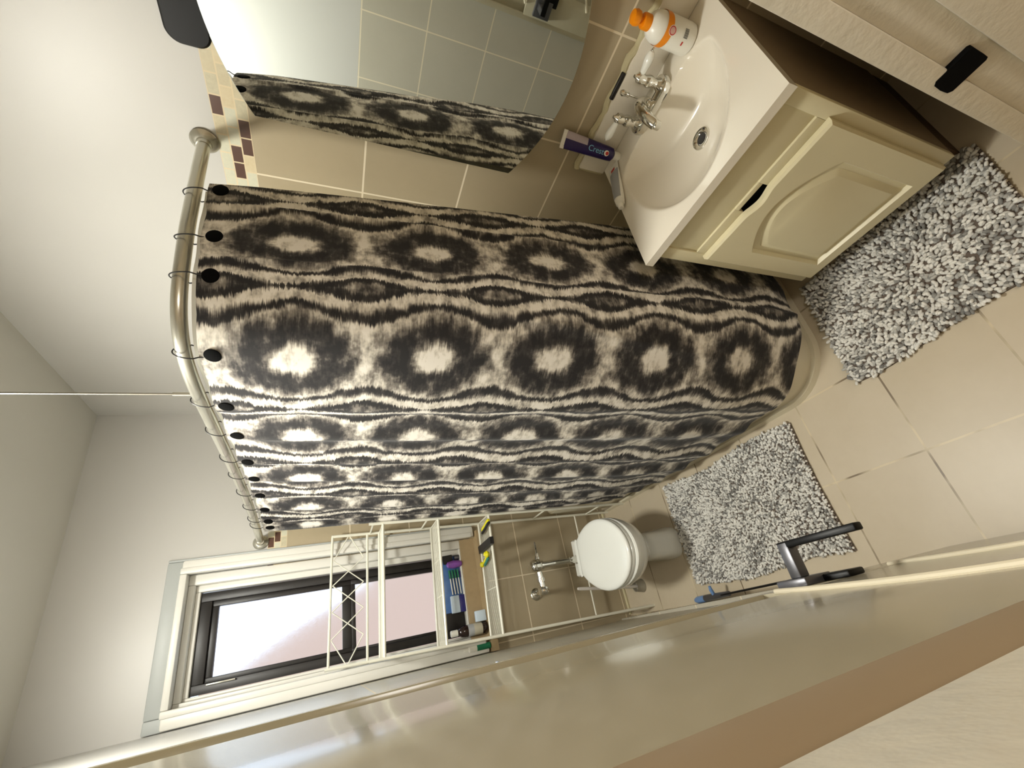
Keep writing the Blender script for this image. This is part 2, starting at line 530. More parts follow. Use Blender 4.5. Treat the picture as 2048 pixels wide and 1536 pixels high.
# ------------------------------------------------------------------ window
win = thing('window_1', (0.2, WY + 0.09, 0.97), None, None); win['kind'] = 'structure'
def ring_frame(b, x0, x1, z0, z1, w, y0, y1, m, bev=0.003, sides='LRTB'):
    wl, wr, wt, wb = w if isinstance(w, tuple) else (w,) * 4
    if 'L' in sides: b.box((x0, y0, z0), (x0 + wl, y1, z1), m, bev)
    if 'R' in sides: b.box((x1 - wr, y0, z0), (x1, y1, z1), m, bev)
    if 'T' in sides: b.box((x0 + wl, y0, z1 - wt), (x1 - wr, y1, z1), m, bev)
    if 'B' in sides: b.box((x0 + wl, y0, z0), (x1 - wr, y1, z0 + wb), m, bev)
b = MB()   # casing on the room side
ring_frame(b, -0.100, 0.572, 0.93, 2.385, (0.05, 0.012, 0.060, 0.05), WY - 0.016, WY, 'trimgrey', 0.006, 'LRT')
ring_frame(b, -0.098, 0.562, 0.93, 2.327, (0.05, 0.06, 0.02, 0.05), WY - 0.026, WY, 'trimw', 0.010, 'LRT')
ring_frame(b, -0.055, 0.528, 0.945, 2.330, (0.028, 0.028, 0.028, 0.02), WY - 0.032, WY + 0.02, 'trimw', 0.006, 'LRT')
b.build('casing', win)
b = MB()
b.prism([(OX0 - 0.068, WY - 0.045, 0.885), (OX0 - 0.068, WY - 0.045, 0.920), (OX0 - 0.068, WY + 0.024, 0.925), (OX0 - 0.068, WY + 0.030, 1.004), (OX0 - 0.068, WY + 0.034, 1.008), (OX0 - 0.068, WY + 0.13, 1.008), (OX0 - 0.068, WY + 0.13, 0.885)], (OX1 - OX0 + 0.10, 0, 0), 'stone')
b.build('window_sill', win, angle=30)
b = MB()   # white sub-frame, stepped
ring_frame(b, OX0, OX1, OZ0 + 0.002, OZ1, (0.018, 0.045, 0.026, 0.008), WY + 0.03, WY + 0.10, 'trimw', 0.004)
ring_frame(b, OX0 + 0.018, OX1 - 0.045, OZ0 + 0.003, OZ1 - 0.026, (0.012, 0.03, 0.02, 0.006), WY + 0.06, WY + 0.12, 'trimw', 0.004)
b.build('frame', win)
FX0, FX1, FZ0, FZ1 = 0.002, 0.420, 1.015, 2.262
b = MB()
ring_frame(b, FX0, FX1, FZ0, FZ1, (0.040, 0.040, 0.05, 0.115), WY + 0.075, WY + 0.125, 'bronze', 0.003)
b.build('outer_sash_frame', win)
sash = MB()
ring_frame(sash, FX0 + 0.040, FX1 - 0.040, 1.60, FZ1 - 0.05, (0.020, 0.024, 0.026, 0.044), WY + 0.088, WY + 0.118, 'bronze', 0.002)
su = sash.build('upper_sash', win)
sash = MB()
ring_frame(sash, FX0 + 0.040, FX1 - 0.040, FZ0 + 0.115, 1.60, (0.014, 0.022, 0.020, 0.022), WY + 0.088, WY + 0.118, 'bronze', 0.002)
sl = sash.build('lower_sash', win)
MB().box((FX0 + 0.058, WY + 0.100, 1.643), (FX1 - 0.062, WY + 0.106, FZ1 - 0.074), 'frost').build('pane', su)
MB().box((FX0 + 0.052, WY + 0.100, FZ0 + 0.134), (FX1 - 0.060, WY + 0.106, 1.579), 'frost').build('pane', sl)
MB().box((FX0 + 0.030, WY + 0.062, 2.09), (FX0 + 0.037, WY + 0.076, 2.20), 'brushed', 0.002).build('latch', win)
# building outside
t = MB()
t.prism([(-7, 8, -3), (-7, 8, 4.3), (0.0, 8, 3.3), (0.6, 8, 2.25), (1.1, 8, 1.15), (3.0, 8, 0.3), (3.0, 8, -3)], (0, 2, 0), 'brick')
tag(t.build('building', smooth=False), 'salmon brick building outside, blurred behind the frosted window panes', 'building')

# ------------------------------------------------------------------ door and jambs
DX = -0.048
door = thing('door_1', (-0.066, 0.165, 0.0), None, None); door['kind'] = 'structure'
b = MB()
b.box((DX - 0.036, 0.166, 0.012), (DX - 0.019, 0.802, 2.05), 'door', 0.001)
b.box((DX - 0.020, 0.166, 0.012), (DX, 0.658, 2.05), 'door', 0.002)
b.box((DX - 0.020, 0.780, 0.012), (DX, 0.802, 2.05), 'door', 0.002)
b.box((DX - 0.020, 0.654, 0.012), (DX, 0.784, 0.838), 'door', 0.002)
b.build('door_slab', door)
for pts in ([(0.738, 0.845), (0.60, 0.93), (0.45, 1.008), (0.333, 1.055), (0.22, 1.068)], [(0.683, 0.531), (0.60, 0.578), (0.513, 0.627), (0.39, 0.677), (0.26, 0.69)]):
    pp = smoothpath([(DX + 0.002, y, z) for y, z in pts], 10)
    MB().tube(pp, 0.0055, 'bead', 10).build('white_bead', door)  # pale raised bead along each curved line of the door face
hd = MB().box((DX, 0.698, 0.712), (DX + 0.017, 0.771, 0.797), 'satin', 0.003).build('door_handle', door)
tag(hd, 'square graphite rosette')
MB().box((DX + 0.017, 0.712, 0.758), (0.044, 0.738, 0.787), 'satin', 0.003).build('handle_neck', hd)
MB().box((0.030, 0.557, 0.762), (0.045, 0.738, 0.7868), 'black', 0.003).build('lever', hd)
MB().box((DX + 0.0005, 0.640, 0.690), (DX + 0.014, 0.716, 0.742), 'black', 0.004).build('lock_cover', hd)
# strike-side jamb
jb = MB()
jb.box((0.735, 0.068, 0), (0.762, 0.108, 2.1), 'jamb', 0.003)
jb.box((0.744, 0.012, 0), (0.762, 0.068, 2.1), 'jamb', 0.001)
jb.box((0.733, -0.045, 0), (0.762, 0.012, 2.1), 'jamb', 0.004)
tr = struct(jb, 'trim_1')
b = MB()
ol = [(0.7338, 0.030 + 0.004, 0.602), (0.7338, 0.088, 0.602), (0.7338, 0.094, 0.609), (0.7338, 0.0955, 0.632), (0.7338, 0.094, 0.655), (0.7338, 0.088, 0.662), (0.7338, 0.034, 0.662), (0.7338, 0.030, 0.658), (0.7338, 0.030, 0.606)]
b.prism(ol, (0.018, 0, 0), 'blackgrommet')
tag(b.build('strike_plate', tr), 'black strike hole')
# hinge-side jamb
jb = MB()
jb.box((-0.105, -0.045, 0), (DX + 0.004, 0.112, 2.1), 'jamb', 0.003)
tr = struct(jb, 'trim_2')
MB().box((DX - 0.037, 0.113, 0.0), (DX + 0.0004, 0.1655, 2.07), 'jambtan', 0.001).build('hinge_edge', tr)

# ------------------------------------------------------------------ bathtub
def tub_outline(inset, z, n=10, R=0.19):
    x0, y0, x1, y1 = 0.560 + inset, 0.842 + inset, VX - inset, WY - inset
    r = max(R - inset, 0.05); out = []
    def arc(cx, cy, a0, rr):
        for k in range(n + 1):
            a = a0 + (PI / 2) * k / n
            out.append(Vector((cx + rr * math.cos(a), cy + rr * math.sin(a), z)))
    arc(x0 + r, y0 + r, PI, r)
    rr = 0.02 if inset == 0 else 0.10
    arc(x1 - rr, y0 + rr, 1.5 * PI, rr)
    arc(x1 - rr, y1 - rr, 0, rr)
    arc(x0 + rr, y1 - rr, PI / 2, rr)
    return out
tub = thing('bathtub', (0.95, 1.7, 0), 'cream enamel bathtub behind the shower curtain, only its rounded foot and end showing', 'bathtub')
b = MB()
b.loft([tub_outline(0.002, 0), tub_outline(0.002, 0.40), tub_outline(0.004, 0.425), tub_outline(0.014, 0.435), tub_outline(0.07, 0.435), tub_outline(0.085, 0.42), tub_outline(0.13, 0.12), tub_outline(0.19, 0.08)], 'tub', cap=(False, True))
b.build('tub_shell', tub)
b = MB()
b.loft([tub_outline(-0.021, 0.0)[0:11] + [Vector((1.2, 0.821, 0)), Vector((1.2, 0.84, 0)), Vector((0.6, 1.0, 0)), Vector((0.539, 2.55, 0))], tub_outline(-0.014, 0.022)[0:11] + [Vector((1.2, 0.828, 0.022)), Vector((1.2, 0.84, 0.022)), Vector((0.6, 1.0, 0.022)), Vector((0.546, 2.55, 0.022))]], 'tub')
b.build('base_flange', tub)

# ------------------------------------------------------------------ curtain rod, rings, curtain
RZ = 2.02
rod_pts = [(1.335, 0.922), (1.20, 0.924), (1.10, 0.926), (1.00, 0.930), (0.92, 0.940), (0.85, 0.953), (0.79, 0.975), (0.745, 1.012), (0.716, 1.065), (0.702, 1.13), (0.697, 1.20), (0.694, 1.32), (0.693, 1.50), (0.691, 1.70), (0.684, 1.92), (0.672, 2.12), (0.648, 2.34), (0.612, 2.555)]
ROD = smoothpath([(x, y, RZ) for x, y in rod_pts], 8)
rod = thing('curtain_rod', (0.70, 1.05, RZ), 'brushed metal shower curtain rod bent around the tub corner', 'curtain rod')
MB().tube(ROD, 0.0165, 'brushed', 16).build('rod', rod)
MB().lathe([(0.004, 0), (0.034, 0.0), (0.035, 0.004), (0.028, 0.012), (0.019, 0.016), (0.0175, 0.03)], (VX - 0.001, 0.922, RZ), 'brushed', (-1, 0, 0)).build('wall_flange', rod)
MB().lathe([(0.004, 0), (0.034, 0.0), (0.035, 0.004), (0.028, 0.012), (0.019, 0.016), (0.0175, 0.03)], (0.611, WY - 0.001, RZ), 'brushed', (0, -1, 0)).build('wall_flange', rod)
hang = thing('ceiling_support', (0.697, 1.215, RZ + 0.02), 'thin metal support rod running from the ceiling to the curtain rod bend', 'support rod')
MB().tube([(0.697, 1.215, RZ + 0.05), (0.697, 1.215, H)], 0.0028, 'steel', 8).build('wire_rod', hang)
MB().tube([(0.697, 1.215, RZ + 0.017), (0.697, 1.215, RZ + 0.055)], 0.005, 'brushed', 10).build('clamp', hang)

def arclen(P):
    L = [0]
    for i in range(1, len(P)): L.append(L[-1] + (P[i] - P[i - 1]).length)
    return L
def sample(P, L, d):
    d = max(0, min(L[-1], d))
    for i in range(1, len(P)):
        if L[i] >= d:
            t = (d - L[i - 1]) / max(L[i] - L[i - 1], 1e-9)
            return P[i - 1].lerp(P[i], t), (P[i] - P[i - 1]).normalized()
RL = arclen(ROD)
ring_xy = [(1.112, 0.926), (0.962, 0.936), (0.857, 0.952), (0.722, 1.05), (0.697, 1.232), (0.694, 1.405), (0.692, 1.612), (0.690, 1.77), (0.683, 1.946), (0.672, 2.11), (0.658, 2.25), (0.650, 2.325)]
def nearest(q):
    return min(range(len(ROD)), key=lambda i: (ROD[i].xy - Vector(q)).length)
ring_d = []
for q in ring_xy:
    i = nearest(q); best = min((RL[j] + (RL[j + 1] - RL[j]) * k / 10 for j in range(max(i - 1, 0), min(i + 1, len(ROD) - 1)) for k in range(11)), key=lambda d: (sample(ROD, RL, d)[0].xy - Vector(q)).length)
    ring_d.append(best)
FW = 1.775                                  # fabric width
ring_s = [0.030 + i * (FW - 0.06) / 11 for i in range(12)]
def s2d(s):
    xs = [0.0] + ring_s + [FW]; ds = [ring_d[0] - 0.028] + ring_d + [ring_d[-1] + 0.055]
    for i in range(len(xs) - 1):
        if s <= xs[i + 1]: return ds[i] + (ds[i + 1] - ds[i]) * (s - xs[i]) / (xs[i + 1] - xs[i])
    return ds[-1]
BOT = smoothpath([(x, y, 0) for x, y in [(1.17, 0.800), (1.06, 0.785), (0.945, 0.780), (0.84, 0.781), (0.783, 0.787), (0.736, 0.802), (0.68, 0.834), (0.636, 0.867), (0.596, 0.909), (0.562, 0.961), (0.540, 1.033), (0.531, 1.137), (0.518, 1.335), (0.512, 1.60), (0.515, 1.80), (0.540, 2.12), (0.572, 2.31)]], 8)
BL = arclen(BOT)
ZT, ZB = 1.985, 0.115
def outward(t): return Vector((t.y, -t.x, 0)) if False else Vector((-t.y, t.x, 0)) * -1
def top_pt(s):
    p, t = sample(ROD, RL, s2d(s)); n = Vector((t.y, -t.x, 0))
    if n.dot(Vector((-1, -1, 0))) < 0: n = -n
    return p, n
def bot_pt(s):
    d0, d1 = s2d(0), s2d(FW)
    p, t = sample(BOT, BL, (0.35 * s / FW + 0.65 * (s2d(s) - d0) / (d1 - d0)) * BL[-1]); n = Vector((t.y, -t.x, 0))
    if n.dot(Vector((-1, -1, 0))) < 0: n = -n
    return p, n
def fold(s, t):
    near = min(abs(s - q) for q in ring_s) / 0.08
    f = 0.0
    if s < 0.72:
        k = 0.55 + 0.45 * t
        f += 0.0055 * math.sin(2 * PI * (s - 0.03) / 0.2 + 1.2 + 0.8 * t) * k
        # two diagonal drag creases
        for s0, s1, w, a in ((0.080, 0.15, 0.008, 0.009), (0.275, 0.36, 0.009, 0.009), (0.30, 0.56, 0.016, 0.007)):
            c = s0 + (s1 - s0) * t
            f += a * math.exp(-((s - c) / w) ** 2) * (1 if s1 != 0.56 else math.sin(PI * min(1, t * 1.1)))
        bl = max(0, (s - 0.60) / 0.12)
    else:
        bl = 1
    if bl > 0:
        ph = 2 * PI * (s - ring_s[5]) / ((FW - 0.06) / 11)
        f = f * (1 - bl) + bl * (0.0085 * math.cos(ph) + 0.003 * math.sin(2 * ph + 2.2 * t)) * (0.8 + 0.4 * math.sin(PI * t))
    if t < 0.06: f -= 0.006 * min(1, near) * (1 - t / 0.06)
    return f
def cpt(i, j):
    s = i * FW; t = j
    z = ZT + (ZB - ZT) * t
    p, n = top_pt(s); q, nb = bot_pt(s)
    e = min(1, t * 1.22) ** 0.9
    n2 = n.lerp(nb, e).normalized()
    sag = -0.003 * (min(1, min(abs(s - k) for k in ring_s) / 0.075) ** 2) * (1 - t) ** 6
    base = Vector((p.x, p.y, 0)) + n * 0.024
    r = base.lerp(Vector((q.x, q.y, 0)), e) + n2 * fold(s, t)
    return Vector((r.x, r.y, z + sag))
cur = thing('shower_curtain', (0.62, 0.95, ZB), 'dark grey and cream ikat patterned fabric shower curtain hanging around the tub corner', 'curtain')
b = MB(); b.grid(cpt, 360, 70, 'fabric', lambda i, j: (i * FW, ZT + (ZB - ZT) * j))
b.build('curtain_panel', cur, fix=False, angle=80)
for k, s in enumerate(ring_s):
    c = cpt(s / FW, (ZT - 1.957) / (ZT - ZB))
    c2 = cpt(min(1, s / FW + 0.004), (ZT - 1.957) / (ZT - ZB)); c3 = cpt(s / FW, (ZT - 1.93) / (ZT - ZB))
    n = (c2 - c).cross(c3 - c).normalized()
    if n.dot(Vector((0, 0, 1.7)) - c) < 0: n = -n
    b = MB().lathe([(0.0, 0), (0.0185, 0.0), (0.0185, 0.002), (0.0165, 0.003), (0.0, 0.0032)], c - n * 0.0008, 'blackgrommet', n, 20)
    b.build('eyelet', cur)
# plastic liner just inside
lin_ = MB()
def lpt(i, j):
    s = i * FW; p, n = top_pt(s); q, nb = bot_pt(s)
    base = Vector((p.x, p.y, 0)) - n * 0.004
    e = min(1, j * 1.06) ** 0.8
    r = base.lerp(Vector((q.x, q.y, 0)) - nb * 0.0, e * 0.30) - n * 0.004 * math.sin(i * 60)
    return Vector((r.x, r.y, 1.998 - 0.0 * i - (1.998 - 0.55) * j))
lin_.grid(lpt, 120, 30, 'liner')
tag(lin_.build('shower_liner', fix=False), 'thin white plastic liner edge showing above the patterned curtain', 'liner')
# rings
ang = [2 * PI * k / 28 for k in range(28)]
RING_LABEL = ['end ring beside the vanity wall', 'second ring from the vanity wall', 'third ring from the vanity wall', 'single ring on the middle of the rod bend', 'ring just under the ceiling support rod', 'first ring past the ceiling support toward the window', 'second ring past the ceiling support toward the window', 'third ring past the ceiling support toward the window', 'fourth ring past the ceiling support toward the window', 'third last ring before the window wall', 'second last ring, paired close to the end ring', 'last ring nearest the window wall']
ring0 = None
for k, d in enumerate(ring_d):
    p, t = sample(ROD, RL, d)
    n = Vector((t.y, -t.x, 0))
    if n.dot(Vector((-1, -1, 0))) < 0: n = -n
    if ring0 is None:
        b = MB()
        b.tube([(0.024 * math.sin(a) * (1.0 if math.cos(a) > 0 else 0.8), 0, 0.044 * math.cos(a)) for a in ang], 0.0016, 'blackp', 6, closed=True)
        ring0 = b.build('curtain_ring'); o = ring0
    else:
        o = ring0.copy(); COL.objects.link(o)
    c = Vector((p.x, p.y, RZ - 0.024)) + n * 0.006
    o.location = c
    tilt = (random.random() - 0.5) * 0.5
    o.rotation_euler = (0, 0, math.atan2(n.y, n.x) + tilt)
    tag(o, 'thin black wire curtain ring, ' + RING_LABEL[k], 'curtain ring', 'rings along the curtain rod')

# ------------------------------------------------------------------ mirror and light over the vanity
MX = 1.28
mir = thing('mirror_cabinet', (VX, 0.497, 1.09), 'wall mirror cabinet with arched top and bottom above the vanity', 'mirror')
def mirror_outline(x, g=0.0):
    out = []
    n = 28
    for k in range(n + 1):
        u = -1 + 2 * k / n
        out.append(Vector((x, 0.497 - u * (0.2885 - g), 1.8815 + 0.084 * (1 - u * u) - g)))
    for k in range(n + 1):
        u = 1 - 2 * k / n
        out.append(Vector((x, 0.497 - u * (0.2885 - g), 1.173 - 0.086 * (1 - u * u) + g)))
    return out
MB().loft([mirror_outline(VX - 0.0005, 0.03), mirror_outline(MX + 0.008, 0.03)], 'trimw').build('cabinet_box', mir)
MB().loft([mirror_outline(MX + 0.0078, 0.001), mirror_outline(MX + 0.002), mirror_outline(MX, 0.0015)], 'mirror').build('mirror_door', mir)
lamp = thing('vanity_light', (VX, 0.45, 1.96), 'black wall light bar directly above the mirror', 'wall light')
def rr_outline(x, y0, y1, z0, z1, r, n=8):
    out = []
    for cy, cz, a0 in ((y1 - r, z1 - r, 0), (y0 + r, z1 - r, PI / 2), (y0 + r, z0 + r, PI), (y1 - r, z0 + r, 1.5 * PI)):
        for k in range(n + 1):
            a = a0 + PI / 2 * k / n
            out.append(Vector((x, cy + r * math.cos(a), cz + r * math.sin(a))))
    return out
MB().loft([rr_outline(VX - 0.001, 0.36, 0.682, 1.955, 2.045, 0.03), rr_outline(VX - 0.012, 0.36, 0.682, 1.955, 2.045, 0.03), rr_outline(VX - 0.016, 0.364, 0.678, 1.959, 2.041, 0.028)], 'black').build('back_plate', lamp)
for y in (0.42, 0.54):
    MB().lathe([(0.012, 0), (0.012, 0.06), (0.02, 0.07), (0.045, 0.11), (0.05, 0.115)], (VX - 0.05, y, 2.02), 'black', (0, 0, 1), 16).build('lamp_cup', lamp)

# ------------------------------------------------------------------ vanity cabinet
CX = 0.895
vy0, vy1 = 0.2115, 0.703
van = thing('vanity_cabinet', (1.12, 0.457, 0), 'cream painted bathroom vanity cabinet with one arched panel door', 'cabinet')
b = MB()
b.box((CX, vy0, 0.118), (CX + 0.018, 0.247, 0.798), 'cab', 0.002)
b.box((CX, 0.664, 0.118), (CX + 0.018, vy1, 0.798), 'cab', 0.002)
b.box((CX, 0.247, 0.118), (CX + 0.018, 0.664, 0.150), 'cab', 0.001)
b.box((CX, 0.247, 0.786), (CX + 0.018, 0.664, 0.798), 'cab', 0.001)
b.box((CX, 0.247, 0.630), (CX + 0.018, 0.420, 0.664), 'cab', 0.001)
b.box((CX, 0.505, 0.630), (CX + 0.018, 0.664, 0.664), 'cab', 0.001)
b.box((CX, 0.420, 0.648), (CX + 0.018, 0.505, 0.664), 'cab', 0.001)
b.build('face_frame', van)
b = MB()
b.box((CX + 0.018, vy0, 0.118), (VX - 0.002, vy0 + 0.016, 0.798), 'cabshade', 0.001)
b.box((CX + 0.018, vy1 - 0.016, 0.118), (VX - 0.002, vy1, 0.798), 'cab', 0.001)
b.box((CX + 0.018, vy0 + 0.016, 0.118), (VX - 0.002, vy1 - 0.016, 0.134), 'cabdark')
b.box((VX - 0.02, vy0 + 0.016, 0.134), (VX - 0.002, vy1 - 0.016, 0.798), 'cabdark')
b.box((CX + 0.03, vy0 + 0.016, 0.134), (CX + 0.034, vy1 - 0.016, 0.79), 'cabdark')  # near-black sheet painting the shade behind the finger-pull gap
b.build('cabinet_body', van)
MB().box((CX + 0.06, vy0 + 0.004, 0.0), (VX - 0.002, vy1 - 0.004, 0.118), 'kick').build('toe_kick', van)
MB().box((CX + 0.006, 0.247, 0.664), (CX + 0.016, 0.664, 0.786), 'cab', 0.001).build('drawer_front', van)
# door: frame with arched panel and a scooped finger pull in its top edge
dz0, dz1, dy0, dy1 = 0.126, 0.633, 0.238, 0.672
def topz(y):
    u = abs(y - 0.462) / 0.055
    return dz1 - (0.013 * (0.5 + 0.5 * math.cos(PI * min(1, u))) if u < 1 else 0)
ny = 60
ys = [dy0 + (dy1 - dy0) * k / ny for k in range(ny + 1)]
py0, py1, pz0 = 0.305, 0.612, 0.172
def archz(y):
    u = (y - (py0 + py1) / 2) / ((py1 - py0) / 2)
    return 0.490 + 0.082 * math.cos(PI / 2 * min(1, abs(u))) ** 0.9
def inner(g, x):
    n = 40; out = [Vector((x, py0 + g, pz0 + g)), Vector((x, py1 - g, pz0 + g))]
    for k in range(n + 1):
        y = py1 - g - (py1 - py0 - 2 * g) * k / n
        yy = (py0 + py1) / 2 + (y - (py0 + py1) / 2) * (py1 - py0) / (py1 - py0 - 2 * g)
        out.append(Vector((x, y, archz(yy) - g)))
    return out
def outer(x, g=0.0):
    # same count as inner: 2 bottom points + 41 top points
    n = 40; out = [Vector((x, dy0 + g, dz0 + g)), Vector((x, dy1 - g, dz0 + g))]
    for k in range(n + 1):
        y = dy1 - g - (dy1 - dy0 - 2 * g) * k / n
        out.append(Vector((x, y, topz(y) - g)))
    return out
xb = CX - 0.0005; xf = CX - 0.020
b = MB()
b.loft([outer(xb), outer(xf + 0.006), outer(xf, 0.006), inner(0, xf), inner(0.006, xf + 0.013), inner(0.020, xf + 0.013), inner(0.034, xf + 0.003), inner(0.036, xf + 0.002)], 'cab', cap=(True, True))
b.build('cabinet_door', van, angle=25)

# ------------------------------------------------------------------ vanity top with basin
TZ = 0.826
top = thing('washbasin', (1.1, 0.465, TZ), 'white moulded vanity top with integral basin and low backsplash', 'washbasin')
tx0, tx1, ty0, ty1 = 0.874, VX - 0.002, 0.2065, 0.724
def basin_r(x, y):
    cy = 0.467
    if x > 1.175:
        xx = (x - 1.175) / 0.066
    else:
        xx = (1.175 - x) / 0.272
    yy = (y - cy) / 0.208
    if x > 1.175: return (abs(xx) ** 3 + abs(yy) ** 3) ** (1 / 3)
    return (xx * xx + yy * yy) ** 0.5
def basin_z(x, y):
    r = basin_r(x, y)
    if r >= 1: return TZ
    d = 0.105 * (1 - r ** 2.6)
    e = min(1, (1 - r) / 0.05)
    return TZ - d * (0.35 + 0.65 * e) if e < 1 else TZ - d
b = MB()
NX, NY = 110, 120
b.grid(lambda i, j: Vector((tx0 + (tx1 - tx0) * i, ty0 + (ty1 - ty0) * j, basin_z(tx0 + (tx1 - tx0) * i, ty0 + (ty1 - ty0) * j))), NX, NY, 'marble')
ed = [(tx0, ty0), (tx1, ty0), (tx1, ty1), (tx0, ty1)]
for k in range(4):
    p, q = ed[k], ed[(k + 1) % 4]
    b.add([(p[0], p[1], TZ), (q[0], q[1], TZ), (q[0], q[1], TZ - 0.026), (p[0], p[1], TZ - 0.026)], [[0, 1, 2, 3]], 'marble')
# underside ring so the slab is solid at its rim
b.box((tx0, ty0, TZ - 0.027), (tx0 + 0.03, ty1, TZ - 0.026), 'marble')
b.build('counter_slab', top, angle=40)
b = MB(); b.box((VX - 0.020, ty0, TZ), (VX - 0.001, 0.735, TZ + 0.097), 'marble', 0.004)
bsp = b.build('backsplash', top)
b = MB()
pts = []
for k in range(40):
    y = 0.19 + k * (0.742 - 0.19) / 39
    pts.append((VX - 0.006 + 0.002 * math.sin(k * 1.7), y, TZ + 0.099 + 0.004 * math.sin(k * 0.9) + 0.003 * random.random()))
b.tube(pts, [0.009 + 0.003 * random.random() for _ in pts], 'caulk', 8)
b.tube([(VX - 0.008, 0.736, TZ + 0.10), (VX - 0.010, 0.739, TZ + 0.05), (VX - 0.012, 0.736, TZ + 0.005)], 0.006, 'caulk', 8)
b.build('caulk_bead', bsp)
dz = basin_z(1.115, 0.452)
MB().lathe([(0.0, -0.004), (0.016, -0.003), (0.021, 0.002), (0.029, 0.0035), (0.031, 0.0005), (0.031, -0.01)], (1.115, 0.452, dz + 0.003), 'chrome').build('drain', top)
MB().lathe([(0.0, 0.0), (0.015, 0.0), (0.015, 0.002), (0.0, 0.0025)], (1.115, 0.452, dz + 0.001), 'blackp').build('drain_stopper', top)

# faucet
fau = thing('faucet', (1.262, 0.472, TZ), 'chrome two-handle basin faucet with white porcelain levers', 'faucet')
def stad(z, r, y0=0.392, y1=0.552, xc=1.263, n=12):
    out = []
    for k in range(n + 1):
        a = PI * k / n
        out.append(Vector((xc + r * math.cos(a), y1 - 0.028 + r * math.sin(a), z)))
    for k in range(n + 1):
        a = PI + PI * k / n
        out.append(Vector((xc + r * math.cos(a), y0 + 0.028 + r * math.sin(a), z)))
    return out
b = MB(); b.loft([stad(TZ, 0.031), stad(TZ + 0.012, 0.032), stad(TZ + 0.020, 0.029), stad(TZ + 0.024, 0.020)], 'chrome')
b.build('base_plate', fau)
b = MB()
sp = smoothpath([(1.262, 0.472, TZ + 0.012), (1.262, 0.472, TZ + 0.034), (1.245, 0.472, TZ + 0.052), (1.215, 0.472, TZ + 0.056), (1.180, 0.472, TZ + 0.050), (1.158, 0.472, TZ + 0.036)], 6)
b.tube(sp, [0.021 - 0.006 * k / len(sp) for k in range(len(sp))], 'chrome', 16)
b.lathe([(0.011, 0), (0.013, 0.002), (0.013, 0.018), (0.0105, 0.02)], (1.158, 0.472, TZ + 0.022), 'chrome', (0, 0, 1), 18)
b.build('spout', fau)
for sgn in (-1, 1):
    yc = 0.472 + sgn * 0.056
    b = MB(); b.lathe([(0.021, 0), (0.020, 0.012), (0.013, 0.022), (0.0115, 0.034), (0.015, 0.042), (0.0165, 0.052), (0.013, 0.060), (0.012, 0.066), (0.0145, 0.074), (0.013, 0.086), (0.006, 0.092), (0.004, 0.098), (0.0, 0.1)], (1.262, yc, TZ + 0.008), 'chrome', (0, 0, 1), 22)
    hb = b.build('valve_handle', fau)
    b = MB()
    pts = [(1.262 + 0.0 * k, yc + sgn * (0.010 + 0.0055 * k), TZ + 0.086 + 0.0005 * k) for k in range(11)]
    b.tube(pts, [0.0065, 0.008, 0.009, 0.0098, 0.0108, 0.0115, 0.012, 0.0122, 0.0118, 0.010, 0.0065], 'porc', 14)
    tag(b.build('porcelain_lever', hb), 'white porcelain lever')
    MB().lathe([(0.004, 0), (0.0045, 0.003), (0.003, 0.008), (0.0, 0.009)], (1.262, yc + sgn * 0.065, TZ + 0.091), 'chrome', (0, sgn, 0), 12).build('lever_tip', hb)
MB().lathe([(0.003, 0), (0.003, 0.075), (0.007, 0.08), (0.0055, 0.088), (0.008, 0.094), (0.009, 0.1), (0.006, 0.106), (0.0, 0.107)], (1.286, 0.472, TZ), 'chrome', (0, 0, 1), 14).build('pop_up_rod', fau)

# lotion bottle
bot = thing('pump_bottle', (1.275, 0.305, TZ), 'white pump bottle with orange pump and orange label band on the vanity top', 'bottle')
prof = [(0.030, 0), (0.036, 0.003), (0.037, 0.010), (0.037, 0.064), (0.037, 0.074), (0.0365, 0.095), (0.035, 0.108), (0.029, 0.122), (0.019, 0.131), (0.013, 0.134)]
MB().lathe(prof, bot.location, 'bottlew', n=36).build('bottle_body', bot)
b = MB()
rl = lambda z0, z1, a0, a1, R, m, n=20: b.loft([[Vector((1.275 + R * math.cos(a0 + (a1 - a0) * k / n), 0.305 + R * math.sin(a0 + (a1 - a0) * k / n), TZ + z)) for k in range(n + 1)] for z in (z0, z1)], m, cap=(False, False), closed=False)
AC = math.radians(193)
for k in range(24):     # curved orange band: deeper in its middle
    a0 = AC - 1.9 + 3.8 * k / 24; a1 = a0 + 3.8 / 24; u = (k + 0.5 - 12) / 12
    rl(0.078 + 0.008 * u * u, 0.098, a0, a1, 0.0376, 'orange', 2)
b.build('label_band', bot, fix=False)
b = MB()
def disc(ac, zc, r0, r1, m, R=0.0379, n=28):
    ri = [Vector((1.275 + R * math.cos(ac + r0 / R * math.cos(2 * PI * k / n)), 0.305 + R * math.sin(ac + r0 / R * math.cos(2 * PI * k / n)), TZ + zc + r0 * math.sin(2 * PI * k / n))) for k in range(n)]
    ro = [Vector((1.275 + R * math.cos(ac + r1 / R * math.cos(2 * PI * k / n)), 0.305 + R * math.sin(ac + r1 / R * math.cos(2 * PI * k / n)), TZ + zc + r1 * math.sin(2 * PI * k / n))) for k in range(n)]
    b.loft([ri, ro], m, cap=(r0 < 0.0005, False))
disc(AC + 0.15, 0.079, 0.0001, 0.0075, 'pinkink'); disc(AC + 0.15, 0.079, 0.0075, 0.0098, 'redink', 0.0380); disc(AC + 0.15, 0.079, 0.0098, 0.0112, 'bottlew', 0.0380)
b.build('logo', bot, fix=False)
b = MB()
for k in range(13):     # barcode
    z0 = 0.030
    a = AC + 0.02 + k * 0.042
    rl(z0, z0 + 0.012, a, a + (0.026 if k % 3 else 0.034), 0.0378, 'greyink', 1)
